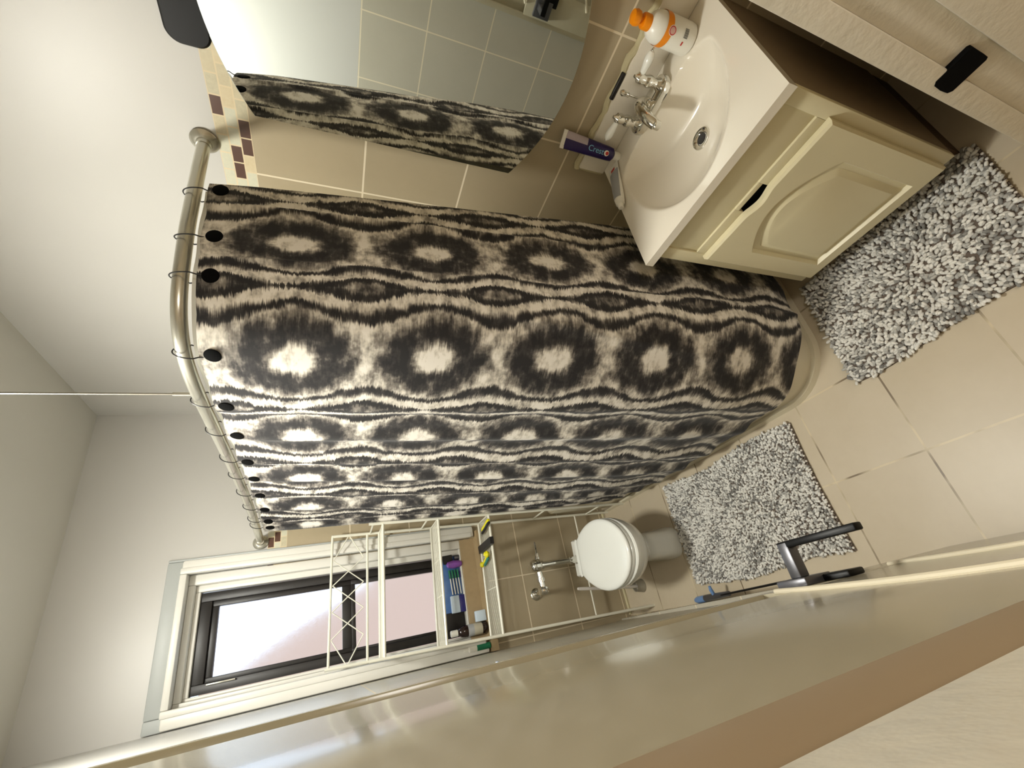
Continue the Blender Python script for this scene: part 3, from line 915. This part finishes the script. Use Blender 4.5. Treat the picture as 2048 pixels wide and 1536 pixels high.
b.build('barcode', bot, fix=False)
b = MB()
rl(0.036, 0.040, AC - 0.42, AC - 0.18, 0.0378, 'redink', 4)
b.build('red_print', bot, fix=False)
MB().lathe([(0.0165, 0), (0.018, 0.002), (0.018, 0.018), (0.016, 0.022), (0.007, 0.023), (0.006, 0.034), (0.0, 0.034)], (1.275, 0.305, TZ + 0.130), 'orange').build('pump_collar', bot)
b = MB()
b.lathe([(0.009, 0), (0.016, 0.004), (0.018, 0.013), (0.015, 0.022), (0.0, 0.025)], (1.275, 0.305, TZ + 0.160), 'orange')
b.tube([(1.275, 0.305, TZ + 0.171), (1.292, 0.309, TZ + 0.172), (1.306, 0.312, TZ + 0.168)], [0.008, 0.007, 0.005], 'orange', 12)
b.build('pump_head', bot)

# toothpaste standing upright
tp = thing('toothpaste_tube', (1.288, 0.648, TZ), 'violet toothpaste tube standing on its cap against the backsplash', 'toothpaste')
MB().lathe([(0.011, 0), (0.0125, 0.001), (0.0125, 0.022), (0.011, 0.024)], tp.location, 'bottlew').build('cap', tp)
def tube_ring(base, axis, side, thick, h, w, t, n=24):
    c = base + axis * h
    return [c + side * (w * math.cos(2 * PI * k / n)) + thick * (t * math.sin(2 * PI * k / n)) for k in range(n)]
base = Vector((1.288, 0.648, TZ + 0.024)); axis = Vector((0.14, 0.02, 1)).normalized()
face = Vector((-1.0, -0.45, 0.14)).normalized(); side = axis.cross(face).normalized(); face = side.cross(axis)
hs = [(0, 0.013, 0.013), (0.006, 0.0195, 0.018), (0.02, 0.021, 0.018), (0.06, 0.0225, 0.016), (0.100, 0.024, 0.013), (0.125, 0.0245, 0.011), (0.150, 0.0255, 0.008), (0.172, 0.026, 0.003)]
R_ = [tube_ring(base, axis, side, face, h, w, t) for h, w, t in hs]
MB().loft(R_[:5], 'tubeblue').build('tube_body', tp)
b = MB()
b.loft(R_[4:], 'tubeblue')
b.build('tube_neck_end', tp)
b = MB()
n = 12
pv = []
for h, w, t in hs[4:]:
    c = base + axis * h
    pv.append([c + side * (w * math.cos(a)) + face * (t * math.sin(a) + 0.0006) for a in [math.radians(8 + 72 * k / n) for k in range(n + 1)]])
b.loft(pv, 'tubelav', cap=(False, False), closed=False)
b.build('print_panel', tp, fix=False)
b = MB(); c = base + axis * 0.178
b.prism([c + side * sx * 0.0265 + face * sy * 0.002 - axis * 0.007 for sx, sy in ((-1, -1), (1, -1), (1, 1), (-1, 1))], axis * 0.013, 'bottlew')
b.build('crimp', tp)
rotm = Matrix((-axis, side * -1 if (-axis).cross(side * -1).dot(face) > 0 else side, face)).transposed().to_4x4()
rotm.translation = base + axis * 0.068 + face * 0.0172
text_mesh('Crest', 0.024, 'lightblue', 'lettering', tp, rotm)
b = MB()
for r0, r1, m, dpt in ((0.0, 0.0085, 'bottlew', 0.0186), (0.0, 0.0055, 'redink', 0.0189)):
    c = base + axis * (0.031 if m == 'bottlew' else 0.029) + face * dpt
    b.add([c] + [c + (axis * math.cos(2 * PI * k / 20) + side * math.sin(2 * PI * k / 20)) * r1 for k in range(20)], [[0, 1 + k, 1 + (k + 1) % 20] for k in range(20)], m)
b.build('logo_dot', tp, fix=False)

# toothpaste lying on the counter edge
t2 = thing('toothpaste_tube', (1.19, 0.70, TZ), 'white and grey toothpaste tube lying along the left edge of the vanity top', 'toothpaste')
A = Vector((1.285, 0.680, TZ + 0.004)); Bp = Vector((1.128, 0.703, TZ + 0.017)); ax = (Bp - A).normalized()
sd = Vector((0, 0, 1)).cross(ax).normalized(); up = ax.cross(sd).normalized(); L_ = (Bp - A).length
hs = [(0, 0.025, 0.0015), (0.012, 0.025, 0.002), (0.05, 0.0235, 0.009), (0.10, 0.021, 0.0145), (0.135, 0.0185, 0.0165), (L_ - 0.004, 0.0165, 0.0155), (L_, 0.012, 0.012)]
MB().loft([tube_ring(A, ax, sd, up, h, w, t) for h, w, t in hs], 'bottlew').build('tube_body', t2)
b = MB()
pv = []
for h, w, t in [(0.030, 0.0245, 0.006), (0.05, 0.0237, 0.0092), (0.10, 0.0212, 0.0147), (0.135, 0.0187, 0.0167), (0.148, 0.0175, 0.0162)]:
    c = A + ax * h
    pv.append([c + sd * (w * math.cos(a)) + up * (t * math.sin(a) + 0.0005) for a in [math.radians(20 + 130 * k / 12) for k in range(13)]])
b.loft(pv, 'tubegrey', cap=(False, False), closed=False)
c = A + ax * 0.022 + up * 0.0045
b.add([c - sd * 0.010 - ax * 0.006, c + sd * 0.010 - ax * 0.006, c + sd * 0.010 + ax * 0.005 + up * 0.0012, c - sd * 0.010 + ax * 0.005 + up * 0.0012], [[0, 1, 2, 3]], 'redink')
b.build('print_panel', t2, fix=False)
b = MB(); b.lathe([(0.012, 0), (0.0145, 0.001), (0.0145, 0.007), (0.009, 0.009), (0.009, 0.022), (0.007, 0.024)], Bp, 'bottlew', ax)
b.build('cap', t2)
# black file on the backsplash
b = MB(); b.box((1.3185, 0.437, TZ + 0.0975), (1.329, 0.512, TZ + 0.110), 'blackp', 0.003)
tag(b.build('nail_file', angle=60), 'small black flat file lying on top of the backsplash behind the faucet', 'nail file')

# ------------------------------------------------------------------ toilet
toi = thing('toilet', (0.256, 2.26, 0), 'white floor-mounted toilet with its lid closed', 'toilet')
toi_rot = math.radians(-6.5)
TM = Matrix.Translation(toi.location) @ Matrix.Rotation(toi_rot, 4, 'Z')
def egg(z, cy, ax_, ay, n=48, p=2.0, back=None):
    out = []
    for k in range(n):
        a = 2 * PI * k / n
        x = ax_ * math.copysign(abs(math.cos(a)) ** (2 / p), math.cos(a)); y = cy + ay * math.copysign(abs(math.sin(a)) ** (2 / p), math.sin(a))
        if back is not None and y > back: y = back
        out.append(TM @ Vector((x, y, z)))
    return out
b = MB()
b.loft([egg(0, -.13, .086, .215, p=4), egg(.02, -.13, .084, .213, p=4), egg(.05, -.13, .078, .205, p=4), egg(.14, -.125, .076, .19, p=3.6), egg(.20, -.14, .088, .195, p=2.8), egg(.26, -.18, .128, .228), egg(.32, -.212, .165, .26), egg(.365, -.225, .175, .268), egg(.390, -.225, .176, .268), egg(.397, -.225, .17, .262)], 'porc')
b.loft([[TM @ Vector((sx * w, y, z)) for sx, y in ((-1, -0.10), (1, -0.10), (1, 0.235), (-1, 0.235))] for z, w in ((0.22, 0.07), (0.28, 0.10), (0.325, 0.105), (0.335, 0.098))], 'porc')
b.build('toilet_bowl', toi)
def lid_outline(z, g=0.0):
    out = []
    n = 48
    for k in range(n):
        a = 2 * PI * k / n
        s_ = math.sin(a)
        if s_ <= 0: x, y = (0.174 - g) * math.cos(a), -0.235 + (0.245 - g) * s_
        else:
            c_ = math.cos(a)
            x = (0.174 - g) * math.copysign(abs(c_) ** 0.85, c_) * (1 - 0.13 * s_ * s_); y = -0.235 + min((0.262) * s_, 0.232 - g)
        out.append(TM @ Vector((x, y, z)))
    return out
b = MB(); b.loft([lid_outline(.3985, .004), lid_outline(.401, 0), lid_outline(.413, 0), lid_outline(.4155, .004)], 'seat')
b.build('toilet_seat', toi)
b = MB(); b.loft([lid_outline(.417, .004), lid_outline(.420, .0), lid_outline(.428, .0), lid_outline(.434, .006), lid_outline(.437, .02), lid_outline(.4375, .06)], 'seat')
b.build('toilet_lid', toi, angle=60)
b = MB(); b.loft([[TM @ Vector((x, y, z)) for x, y in ((-.09, -.02), (.09, -.02), (.10, .012), (.07, .028), (-.07, .028), (-.10, .012))] for z in (.397, .430)], 'seat')
b.build('hinge', toi)
# flush valve
fv = thing('flush_valve', (0.272, 2.44, 0.39), 'chrome exposed flush valve on the wall pipe behind the toilet', 'flush valve')
FYv = 2.44
b = MB(); b.tube([(0.272, FYv, 0.335), (0.272, FYv, 0.585)], 0.0185, 'chrome', 16)
b.lathe([(0.0185, 0), (0.024, 0.004), (0.024, 0.014), (0.0185, 0.018)], (0.272, FYv, 0.385), 'chrome')
b.build('flush_tube', fv)
MB().lathe([(0.020, 0), (0.026, 0.004), (0.026, 0.016), (0.035, 0.024), (0.038, 0.030), (0.038, 0.054), (0.032, 0.058), (0.033, 0.066), (0.028, 0.074), (0.016, 0.080), (0.0, 0.081)], (0.272, FYv, 0.572), 'chrome').build('valve_body', fv)
b = MB(); b.tube([(0.300, FYv, 0.604), (0.318, FYv, 0.602), (0.320, FYv, 0.602), (0.340, FYv, 0.601), (0.342, FYv, 0.601), (0.405, FYv, 0.598)], [0.015, 0.015, 0.011, 0.011, 0.0095, 0.005], 'chrome', 14)
b.build('flush_handle', fv)
b = MB(); b.tube([(0.246, FYv, 0.607), (0.205, FYv, 0.605), (0.204, FYv, 0.605), (0.185, FYv, 0.604), (0.184, FYv, 0.604), (0.150, FYv, 0.602)], [0.018, 0.018, 0.023, 0.023, 0.017, 0.017], 'chrome', 16)
b.build('tail_pipe', fv)
b = MB()
b.lathe([(0.016, 0), (0.024, 0.004), (0.025, 0.034), (0.021, 0.040), (0.0, 0.041)], (0.137, FYv, 0.583), 'chrome', (0, 0, 1))
b.lathe([(0.016, 0), (0.018, 0.003), (0.018, 0.02), (0.008, 0.023), (0.0, 0.020)], (0.137, FYv - 0.005, 0.597), 'chrome', (0, -1, 0))
b.tube([(0.137, FYv, 0.60), (0.134, 2.50, 0.60), (0.132, WY - 0.004, 0.60)], 0.0135, 'chrome', 14)
b.build('stop_valve', fv)
MB().lathe([(0.0, 0), (0.034, 0.0), (0.034, 0.003), (0.024, 0.013), (0.015, 0.016)], (0.132, WY - 0.0005, 0.60), 'chrome', (0, -1, 0)).build('wall_flange', fv)
# toilet brush
tb = thing('toilet_brush', (0.058, 2.36, 0), 'white toilet brush in its holder standing on the floor left of the toilet', 'toilet brush')
MB().lathe([(0.036, 0), (0.038, 0.004), (0.034, 0.02), (0.028, 0.05), (0.029, 0.053), (0.026, 0.051), (0.024, 0.03), (0.0, 0.02)], (0.058, 2.36, 0.0), 'frostgrey').build('holder', tb)
b = MB(); b.tube([(0.058, 2.36, 0.025), (0.075, 2.355, 0.2), (0.105, 2.34, 0.425), (0.107, 2.34, 0.44)], [0.009, 0.0085, 0.0095, 0.007], 'brush', 12)
b.build('brush_handle', tb)

# ------------------------------------------------------------------ over-toilet wire rack
YB, YF = 2.500, 2.304
def sx(z): return (z - 1.0) * 0.027
def XR(z): return 0.566 + sx(z)
def XL(z): return -0.030 + sx(z)
rack = thing('wire_rack', (0.27, 2.40, 0), 'white wire over-toilet rack standing against the window wall', 'storage rack')
def post(x, y, z0, z1, name='post'):
    MB().tube([(x(z0), y, z0), (x(z1), y, z1)], 0.0075, 'wire', 10).build(name, rack)
post(XR, YB, 0.0, 1.695); post(XL, YB, 0.0, 1.725); post(XR, YF, 0.0, 1.525); post(XL, YF, 0.0, 1.545)
def hbar(y, z, r=0.0055, name='cross_bar', par=rack):
    return MB().tube([(XR(z), y, z - 0.010), (XL(z), y, z + 0.010)], r, 'wire', 10).build(name, par)
hbar(YB, 1.700, 0.006); hbar(YB, 1.530, 0.006); hbar(YB, 0.265, 0.005)
for z in (1.505, 1.235, 0.55, 0.17):
    for x in (XR, XL):
        MB().tube([(x(z), YF, z), (x(z), YB, z)], 0.0045, 'wire', 8).build('side_bar', rack)
b = MB()
n = 5
zz = lambda u: 1.700 - 0.010 + 0.020 * u
for ph in (0, 1):
    pts = []
    for k in range(n + 1):
        u = k / n
        x = XR(1.6) + (XL(1.6) - XR(1.6)) * u
        zc = 1.610 + 0.020 * u
        zoff = 0.072 * (1 if (k + ph) % 2 else -1)
        if k in (0, n): zoff = 0.0
        pts.append((x, YB, zc + zoff))
    # sharp zig-zag: sample straight segments
    for k in range(n): b.tube([pts[k], pts[k + 1]], 0.0026, 'wire', 6)
b.build('lattice', rack)
def basket(zc, wires=True):
    bk = MB()
    bk.tube([(XR(zc), YF, zc - 0.010), (XL(zc), YF, zc + 0.012)], 0.0065, 'wire', 10)
    bk.tube([(XR(zc), YB - 0.0, zc - 0.008), (XL(zc), YB - 0.0, zc + 0.014)], 0.0065, 'wire', 10)
    bk.tube([(XL(zc), YF, zc + 0.010), (XL(zc), YB, zc + 0.012)], 0.0035, 'wire', 8)
    bk.tube([(XR(zc), YF, zc - 0.010), (XR(zc), YB, zc - 0.010)], 0.0035, 'wire', 8)
    bo = bk.build('shelf_frame', rack)
    g = MB()
    for k in range(1, 12):
        y = YF + (YB - YF) * k / 12
        g.tube([(XR(zc) - 0.004, y, zc - 0.012), (XL(zc) + 0.004, y, zc + 0.010)], 0.0014, 'wire', 6)
    for u in (0.33, 0.62):
        x = XR(zc) + (XL(zc) - XR(zc)) * u; z = zc - 0.015 + 0.022 * u
        g.tube([(x, YF, z), (x, YB, z)], 0.0024, 'wire', 6)
    g.build('shelf_wires', bo)
for z in (1.468, 1.190, 0.910): basket(z)

# things on the lowest basket
BZ = 0.914
kn = thing('utility_knife', (0.508, 2.315, BZ), 'yellow and black utility knife on the lower rack shelf', 'knife')
A = Vector((0.520, 2.245, BZ + 0.0)); B2 = Vector((0.496, 2.385, BZ + 0.0)); d = (B2 - A).normalized(); s_ = Vector((0, 0, 1)).cross(d).normalized()
def bar_shape(A, B, w, h, m, name, par, bev=0.35):
    d = (B - A).normalized(); s_ = Vector((0, 0, 1)).cross(d).normalized(); u = Vector((0, 0, 1)); L = (B - A).length
    rings = []
    for f, k in ((0, 0.55), (0.06, 0.9), (0.2, 1.0), (0.5, 0.88), (0.8, 1.0), (0.94, 0.9), (1, 0.5)):
        c = A + d * L * f
        rings.append([c + s_ * (w * k * math.cos(2 * PI * q / 16)) + u * (h + h * k * math.sin(2 * PI * q / 16)) for q in range(16)])
    return MB().loft(rings, m).build(name, par)
bar_shape(A, B2, 0.013, 0.009, 'yellow', 'handle', kn)
bar_shape(A + s_ * 0.011, B2 + s_ * 0.013 + d * 0.012, 0.007, 0.0095, 'blackp', 'grip', kn)
b = MB(); c = B2 + d * 0.012 + s_ * 0.004
b.prism([c + s_ * -0.006, c + s_ * 0.006, c + s_ * 0.004 + d * 0.04, c + s_ * -0.002 + d * 0.035], Vector((0, 0, 0.003)), 'steel'); b.build('blade', kn)
b = MB(); b.prism([(0.432, 2.245, BZ - 0.001), (0.428, 2.475, BZ - 0.001), (0.388, 2.47, BZ), (0.396, 2.245, BZ)], (0, 0, 0.020), 'blackp')
tag(b.build('black_comb_case'), 'flat black rectangular case lying across the lower rack shelf', 'case')
tl = thing('screwdriver', (0.35, 2.39, BZ), 'yellow and teal hand tool on the lower rack shelf beside the black case', 'tool')
A = Vector((0.366, 2.318, BZ + 0.002)); B2 = Vector((0.325, 2.46, BZ + 0.002)); d = (B2 - A).normalized(); s_ = Vector((0, 0, 1)).cross(d).normalized()
bar_shape(A + d * 0.028 , B2 - d * 0.02, 0.008, 0.008, 'yellow', 'shaft', tl)
bar_shape(A + s_ * 0.014 + d * 0.03, B2 + s_ * 0.016 - d * 0.03, 0.009, 0.008, 'teal', 'grip', tl)
MB().lathe([(0.0, -0.018), (0.011, -0.013), (0.018, 0), (0.011, 0.013), (0, 0.018)], A + d * 0.018 + Vector((0, 0, 0.018)), 'yellow').build('knob', tl)
MB().lathe([(0.0, -0.014), (0.010, -0.010), (0.016, 0), (0.010, 0.010), (0, 0.014)], B2 - d * 0.008 + Vector((0, 0, 0.014)), 'yellow').build('end_cap', tl)

# things on the window sill
SZ = 1.008
LZ = 0.924
SY = WY + 0.062
pk = thing('toothbrush_pack', (0.27, SY, SZ), 'blue blister card of green and white toothbrushes standing on the window sill', 'package')
MB().box((0.125, SY - 0.006, SZ), (0.420, SY + 0.004, SZ + 0.118), 'packblue', 0.002).build('card', pk)
b = MB(); b.box((0.30, SY - 0.011, SZ + 0.004), (0.335, SY - 0.007, SZ + 0.078), 'navy', 0.002); b.build('printed_panel', pk)
for k in range(4):
    zb = SZ + 0.024 + 0.016 * k
    bb = MB(); bb.tube([(0.215, SY - 0.012, zb - 0.006), (0.330, SY - 0.012, zb)], 0.0030, 'bottlew', 8)
    bb.tube([(0.300, SY - 0.013, zb - 0.001), (0.345, SY - 0.013, zb + 0.001)], 0.0056, 'green', 8)
    bb.build('toothbrush', pk)
pc = thing('hair_clip', (0.372, SY - 0.02, SZ), 'purple and black plastic clip at the right end of the window sill', 'hair clip')
MB().lathe([(0.012, 0), (0.018, 0.01), (0.022, 0.05), (0.016, 0.080), (0.006, 0.087), (0, 0.088)], (0.372, SY - 0.029, SZ), 'purple', n=10).build('shell', pc)
b = MB(); b.prism([(0.385, SY - 0.027, SZ + 0.045), (0.428, SY - 0.024, SZ + 0.05), (0.425, SY - 0.024, SZ + 0.112), (0.378, SY - 0.026, SZ + 0.100)], (0, 0.012, 0), 'blackp'); b.build('jaw', pc)
MB().lathe([(0.011, 0), (0.0145, 0.003), (0.0145, 0.030), (0.012, 0.035), (0.0, 0.036)], (0.410, SY - 0.013, SZ), 'satin').build('jar_body')
o = bpy.data.objects['jar_body']; o.name = 'small_jar'; tag(o, 'small grey round jar at the right end of the window sill', 'jar')
wb = thing('floss_box', (0.16, SY - 0.035, SZ), 'white and navy box on the window sill in front of the blue card', 'box')
MB().box((0.120, SY - 0.030, SZ), (0.208, SY - 0.009, SZ + 0.036), 'navy', 0.003).build('lower_half', wb)
MB().box((0.120, SY - 0.030, SZ + 0.036), (0.208, SY - 0.009, SZ + 0.084), 'paleblue', 0.004).build('upper_half', wb)
by, bx = WY - 0.008, 0.022
mb_ = thing('medicine_bottle', (bx, by, LZ), 'dark amber bottle with cream label and white cap on the stone ledge under the window', 'bottle')
MB().lathe([(0.022, 0), (0.028, 0.003), (0.029, 0.010), (0.029, 0.122), (0.025, 0.142), (0.015, 0.158), (0.0115, 0.160), (0.0115, 0.168)], mb_.location, 'amber').build('bottle_body', mb_)
lb = MB(); lb.lathe([(0.0292, 0.030), (0.0294, 0.0305), (0.0294, 0.075), (0.0294, 0.076), (0.0294, 0.108), (0.0292, 0.1085)], mb_.location, 'labelc', mats=['labelc', 'labelc', 'labelc', 'labelg', 'labelg']).build('label', mb_)
MB().lathe([(0.012, 0), (0.0165, 0.001), (0.0165, 0.034), (0.013, 0.038), (0, 0.039)], (bx, by, LZ + 0.162), 'bottlew').build('cap', mb_)
b = MB(); b.box((bx + 0.032, by - 0.018, LZ), (bx + 0.086, by + 0.016, LZ + 0.056), 'paleblue', 0.003)
tag(b.build('white_carton'), 'small pale carton on the stone ledge right of the amber bottle', 'box')
gt = thing('ointment_tube', (-0.066, 2.540, LZ), 'green and white tube on the stone ledge left of the amber bottle', 'tube')
b = MB(); b.lathe([(0.014, 0), (0.016, 0.002), (0.016, 0.075)], (-0.066, 2.540, LZ), 'green', (0, 0, 1)); gb = b.build('tube_body', gt)
b = MB(); b.lathe([(0.016, 0), (0.016, 0.040), (0.010, 0.046), (0.010, 0.070), (0, 0.071)], (-0.066, 2.540, LZ + 0.0752), 'bottlew', (0, 0, 1)); b.build('tube_top', gt)

# chrome hook on the left wall (seen in the mirror)
hk = thing('wall_hook', (LX, 1.42, 1.235), 'chrome robe hook on the tiled left wall, seen in the mirror', 'hook')
MB().lathe([(0, 0), (0.030, 0), (0.030, 0.004), (0.020, 0.010), (0.010, 0.013)], (LX + 0.0005, 1.42, 1.235), 'chrome', (1, 0, 0)).build('flange', hk)
MB().tube(smoothpath([(LX + 0.006, 1.42, 1.235), (LX + 0.009, 1.428, 1.235), (LX + 0.010, 1.455, 1.232), (LX + 0.010, 1.50, 1.228)], 6), 0.006, 'chrome', 12).build('arm', hk)

# ------------------------------------------------------------------ caulking tool leaning along the left wall
ct = thing('pull_saw', (-0.045, 1.5, 0.0), 'blue and black notched tool leaning on the left wall behind the door', 'tool')
P0, P1 = Vector((-0.070, 1.93, 0.02)), Vector((-0.052, 1.20, 0.26))
d = (P1 - P0).normalized(); u = Vector((0, 0, 1)); u = (u - d * u.dot(d)).normalized()
b = MB(); b.tube([P0, P0 + d * 0.03, P0 + d * 0.10, P0 + d * 0.2], [0.010, 0.016, 0.015, 0.010], 'toolblue', 12); b.build('blue_end', ct)
b = MB(); b.tube([P0 + d * 0.12, P0 + d * 0.2, P0 + d * 0.36], [0.0155, 0.0145, 0.010], 'satin', 12); b.build('grip', ct)
b = MB(); b.tube([P0 + d * 0.22, P0 + d * 0.22 + Vector((0.03, -0.01, 0.02)), P0 + d * 0.22 + Vector((0.045, -0.015, 0.025))], [0.008, 0.0085, 0.006], 'toolblue', 10); b.build('thumb_knob', ct)
b = MB()
s0 = P0 + d * 0.30
b.tube([s0 + u * 0.008, P1 + u * 0.008], 0.004, 'black', 8); b.tube([s0 - u * 0.008, P1 - u * 0.008], 0.004, 'black', 8)
for k in range(14):
    q = s0.lerp(P1, k / 13); b.tube([q - u * 0.009, q + u * 0.009], 0.0035, 'black', 6)
b.build('notched_strip', ct)

# ------------------------------------------------------------------ shaggy bath mats
def rug(name, loc, x0, x1, y0, y1, label, seed, size, wobble, rot=0.0):
    rnd = random.Random(seed)
    r = thing(name, (loc[0], loc[1], 0), label, 'bath mat', 'shaggy grey bath mats')
    def edge(x, y):
        return Vector((x + wobble * math.sin(y * 9 + seed), y + wobble * 0.6 * math.sin(x * 8 + seed * 2), 0))
    b = MB()
    nx, ny = 16, 24
    lo = lambda i, j: edge(x0 + (x1 - x0) * i, y0 + (y1 - y0) * j)
    b.grid(lambda i, j: lo(i, j) + Vector((0, 0, 0.009)), nx, ny, 'rugbase')
    ol = [lo(i / 20, 0) for i in range(20)] + [lo(1, i / 20) for i in range(20)] + [lo(1 - i / 20, 1) for i in range(20)] + [lo(0, 1 - i / 20) for i in range(20)]
    b.loft([[p + Vector((0, 0, 0.0005)) for p in ol], [p + Vector((0, 0, 0.009)) for p in ol]], 'rugbase', cap=(True, False))
    b.build('mat_backing', r)
    hm = MB()
    for rr_ in range(2):
        for k in range(int((x1 - x0) / 0.011)):
            p = edge(x0 + 0.006 + k * 0.011 + 0.005 * rr_, y0 - 0.002 - 0.0085 * rr_)
            hm.lathe([(0.0, -0.004), (0.0042, -0.002), (0.0042, 0.002), (0.0, 0.004)], p + Vector((0, 0, 0.0085)), 'brush' if (k + rr_) % 2 else 'rugbase', n=6)
    e0, e1 = edge(x0, y0 - 0.014), edge(x1, y0 - 0.014)
    hm.grid(lambda i, j: edge(x0 + (x1 - x0) * i, y0 - 0.014 + 0.016 * j) + Vector((0, 0, 0.005)), 16, 3, 'rugbase')
    hm.build('hem', r)
    # pile
    vs, fs, cols = [], [], []
    K = 6
    stp = size
    nx = int((x1 - x0) / stp); ny = int((y1 - y0) / stp)
    for i in range(nx + 1):
        for j in range(ny + 1):
            px = x0 + (x1 - x0) * (i + 0.5 * (j % 2)) / (nx + 0.5) + rnd.uniform(-1, 1) * stp * 0.25
            py = y0 + (y1 - y0) * j / ny + rnd.uniform(-1, 1) * stp * 0.25
            px = min(max(px, x0 + 0.004), x1 - 0.004)
            c = edge(px, py); c.z = 0.008
            lean = rnd.uniform(0.35, 1.25); az = rnd.uniform(0, 2 * PI)
            if rnd.random() < 0.5: az = math.atan2(py - (y0 + y1) / 2, px - (x0 + x1) / 2) + rnd.uniform(-0.9, 0.9)
            L = stp * rnd.uniform(1.3, 2.0); rad = stp * rnd.uniform(0.44, 0.60)
            dvec = Vector((math.sin(lean) * math.cos(az), math.sin(lean) * math.sin(az), math.cos(lean)))
            q = dvec.orthogonal().normalized(); w = dvec.cross(q)
            # patches of lighter and darker yarn
            pn = math.sin(px * 23 + seed) * math.sin(py * 19 + seed * 1.7) + 0.6 * math.sin(px * 51 + py * 37 + seed)
            t = rnd.random() + 0.16 * pn
            g = 0.66 + 0.16 * rnd.random() if t > 0.42 else (0.38 + 0.14 * rnd.random() if t > 0.15 else 0.19 + 0.09 * rnd.random())
            col = (g * 1.0, g * 0.985, g * 0.925, 1)
            o = len(vs)
            prof = ((0.0, 0.55), (0.3, 1.0), (0.62, 1.05), (0.86, 0.8))
            bend = Vector((math.cos(az), math.sin(az), -0.5)) * L * 0.22
            for h, rr in prof:
                cc = c + dvec * L * h + bend * h * h
                for k in range(K):
                    a = 2 * PI * k / K
                    vs.append(cc + (q * math.cos(a) + w * math.sin(a)) * rad * rr)
            vs.append(c + dvec * L + bend)
            for m_ in range(len(prof) - 1):
                for k in range(K):
                    l = (k + 1) % K
                    fs.append([o + m_ * K + k, o + m_ * K + l, o + (m_ + 1) * K + l, o + (m_ + 1) * K + k])
            tip = o + len(prof) * K
            for k in range(K): fs.append([o + (len(prof) - 1) * K + k, o + (len(prof) - 1) * K + (k + 1) % K, tip])
            cols += [col] * (len(prof) * K + 1)
    me = bpy.data.meshes.new('pile')
    zmin = min(v.z for v in vs)
    me.from_pydata([Vector((v.x - loc[0], v.y - loc[1], max(v.z, 0.002))) for v in vs], [], fs)
    me.materials.append(M['pile'])
    ca = me.color_attributes.new('tuft', 'FLOAT_COLOR', 'POINT')
    for i, c in enumerate(cols): ca.data[i].color = c
    me.shade_smooth()
    o = bpy.data.objects.new('pile', me); COL.objects.link(o); o.parent = r; o['kind'] = 'stuff'
    return r
rug('bath_mat', (0.25, 1.48), -0.008, 0.495, 1.085, 1.885, 'shaggy light and dark grey bath mat in front of the toilet', 3, 0.0085, 0.012)
rug('bath_mat', (0.73, 0.49), 0.520, 0.945, 0.205, 0.770, 'shaggy grey bath mat on the floor in front of the vanity cabinet', 11, 0.0098, 0.016)

# ------------------------------------------------------------------ lamps
cl = thing('ceiling_light', (0.25, 1.40, H), 'round white glass ceiling lamp', 'ceiling light')
MB().lathe([(0, 0), (0.165, 0), (0.165, -0.05), (0.150, -0.05), (0.150, -0.02), (0.0, -0.021)], (0.25, 1.40, H - 0.0005), 'trimw').build('lamp_base', cl)
MB().lathe([(0.149, -0.030), (0.149, -0.046), (0.13, -0.054), (0.08, -0.060), (0.03, -0.062), (0, -0.0625)], (0.25, 1.40, H), 'lamp', n=24).build('glass_dome', cl)
hl = thing('hall_fill_light', (0.42, -0.95, 1.75), 'unseen fill globe added in the hall to brighten the bathroom through the doorway', 'fill light')
MB().lathe([(0, -0.2), (0.11, -0.165), (0.18, -0.09), (0.2, 0), (0.18, 0.09), (0.11, 0.165), (0.0, 0.2)], (0.42, -0.95, 1.75), 'hallfill', n=24).build('fill_globe', hl)  # glowing globe added behind the camera as frontal fill
MB().tube([(0.42, -0.95, 1.95), (0.42, -0.95, H)], 0.006, 'blackp', 8).build('fill_stem', hl)
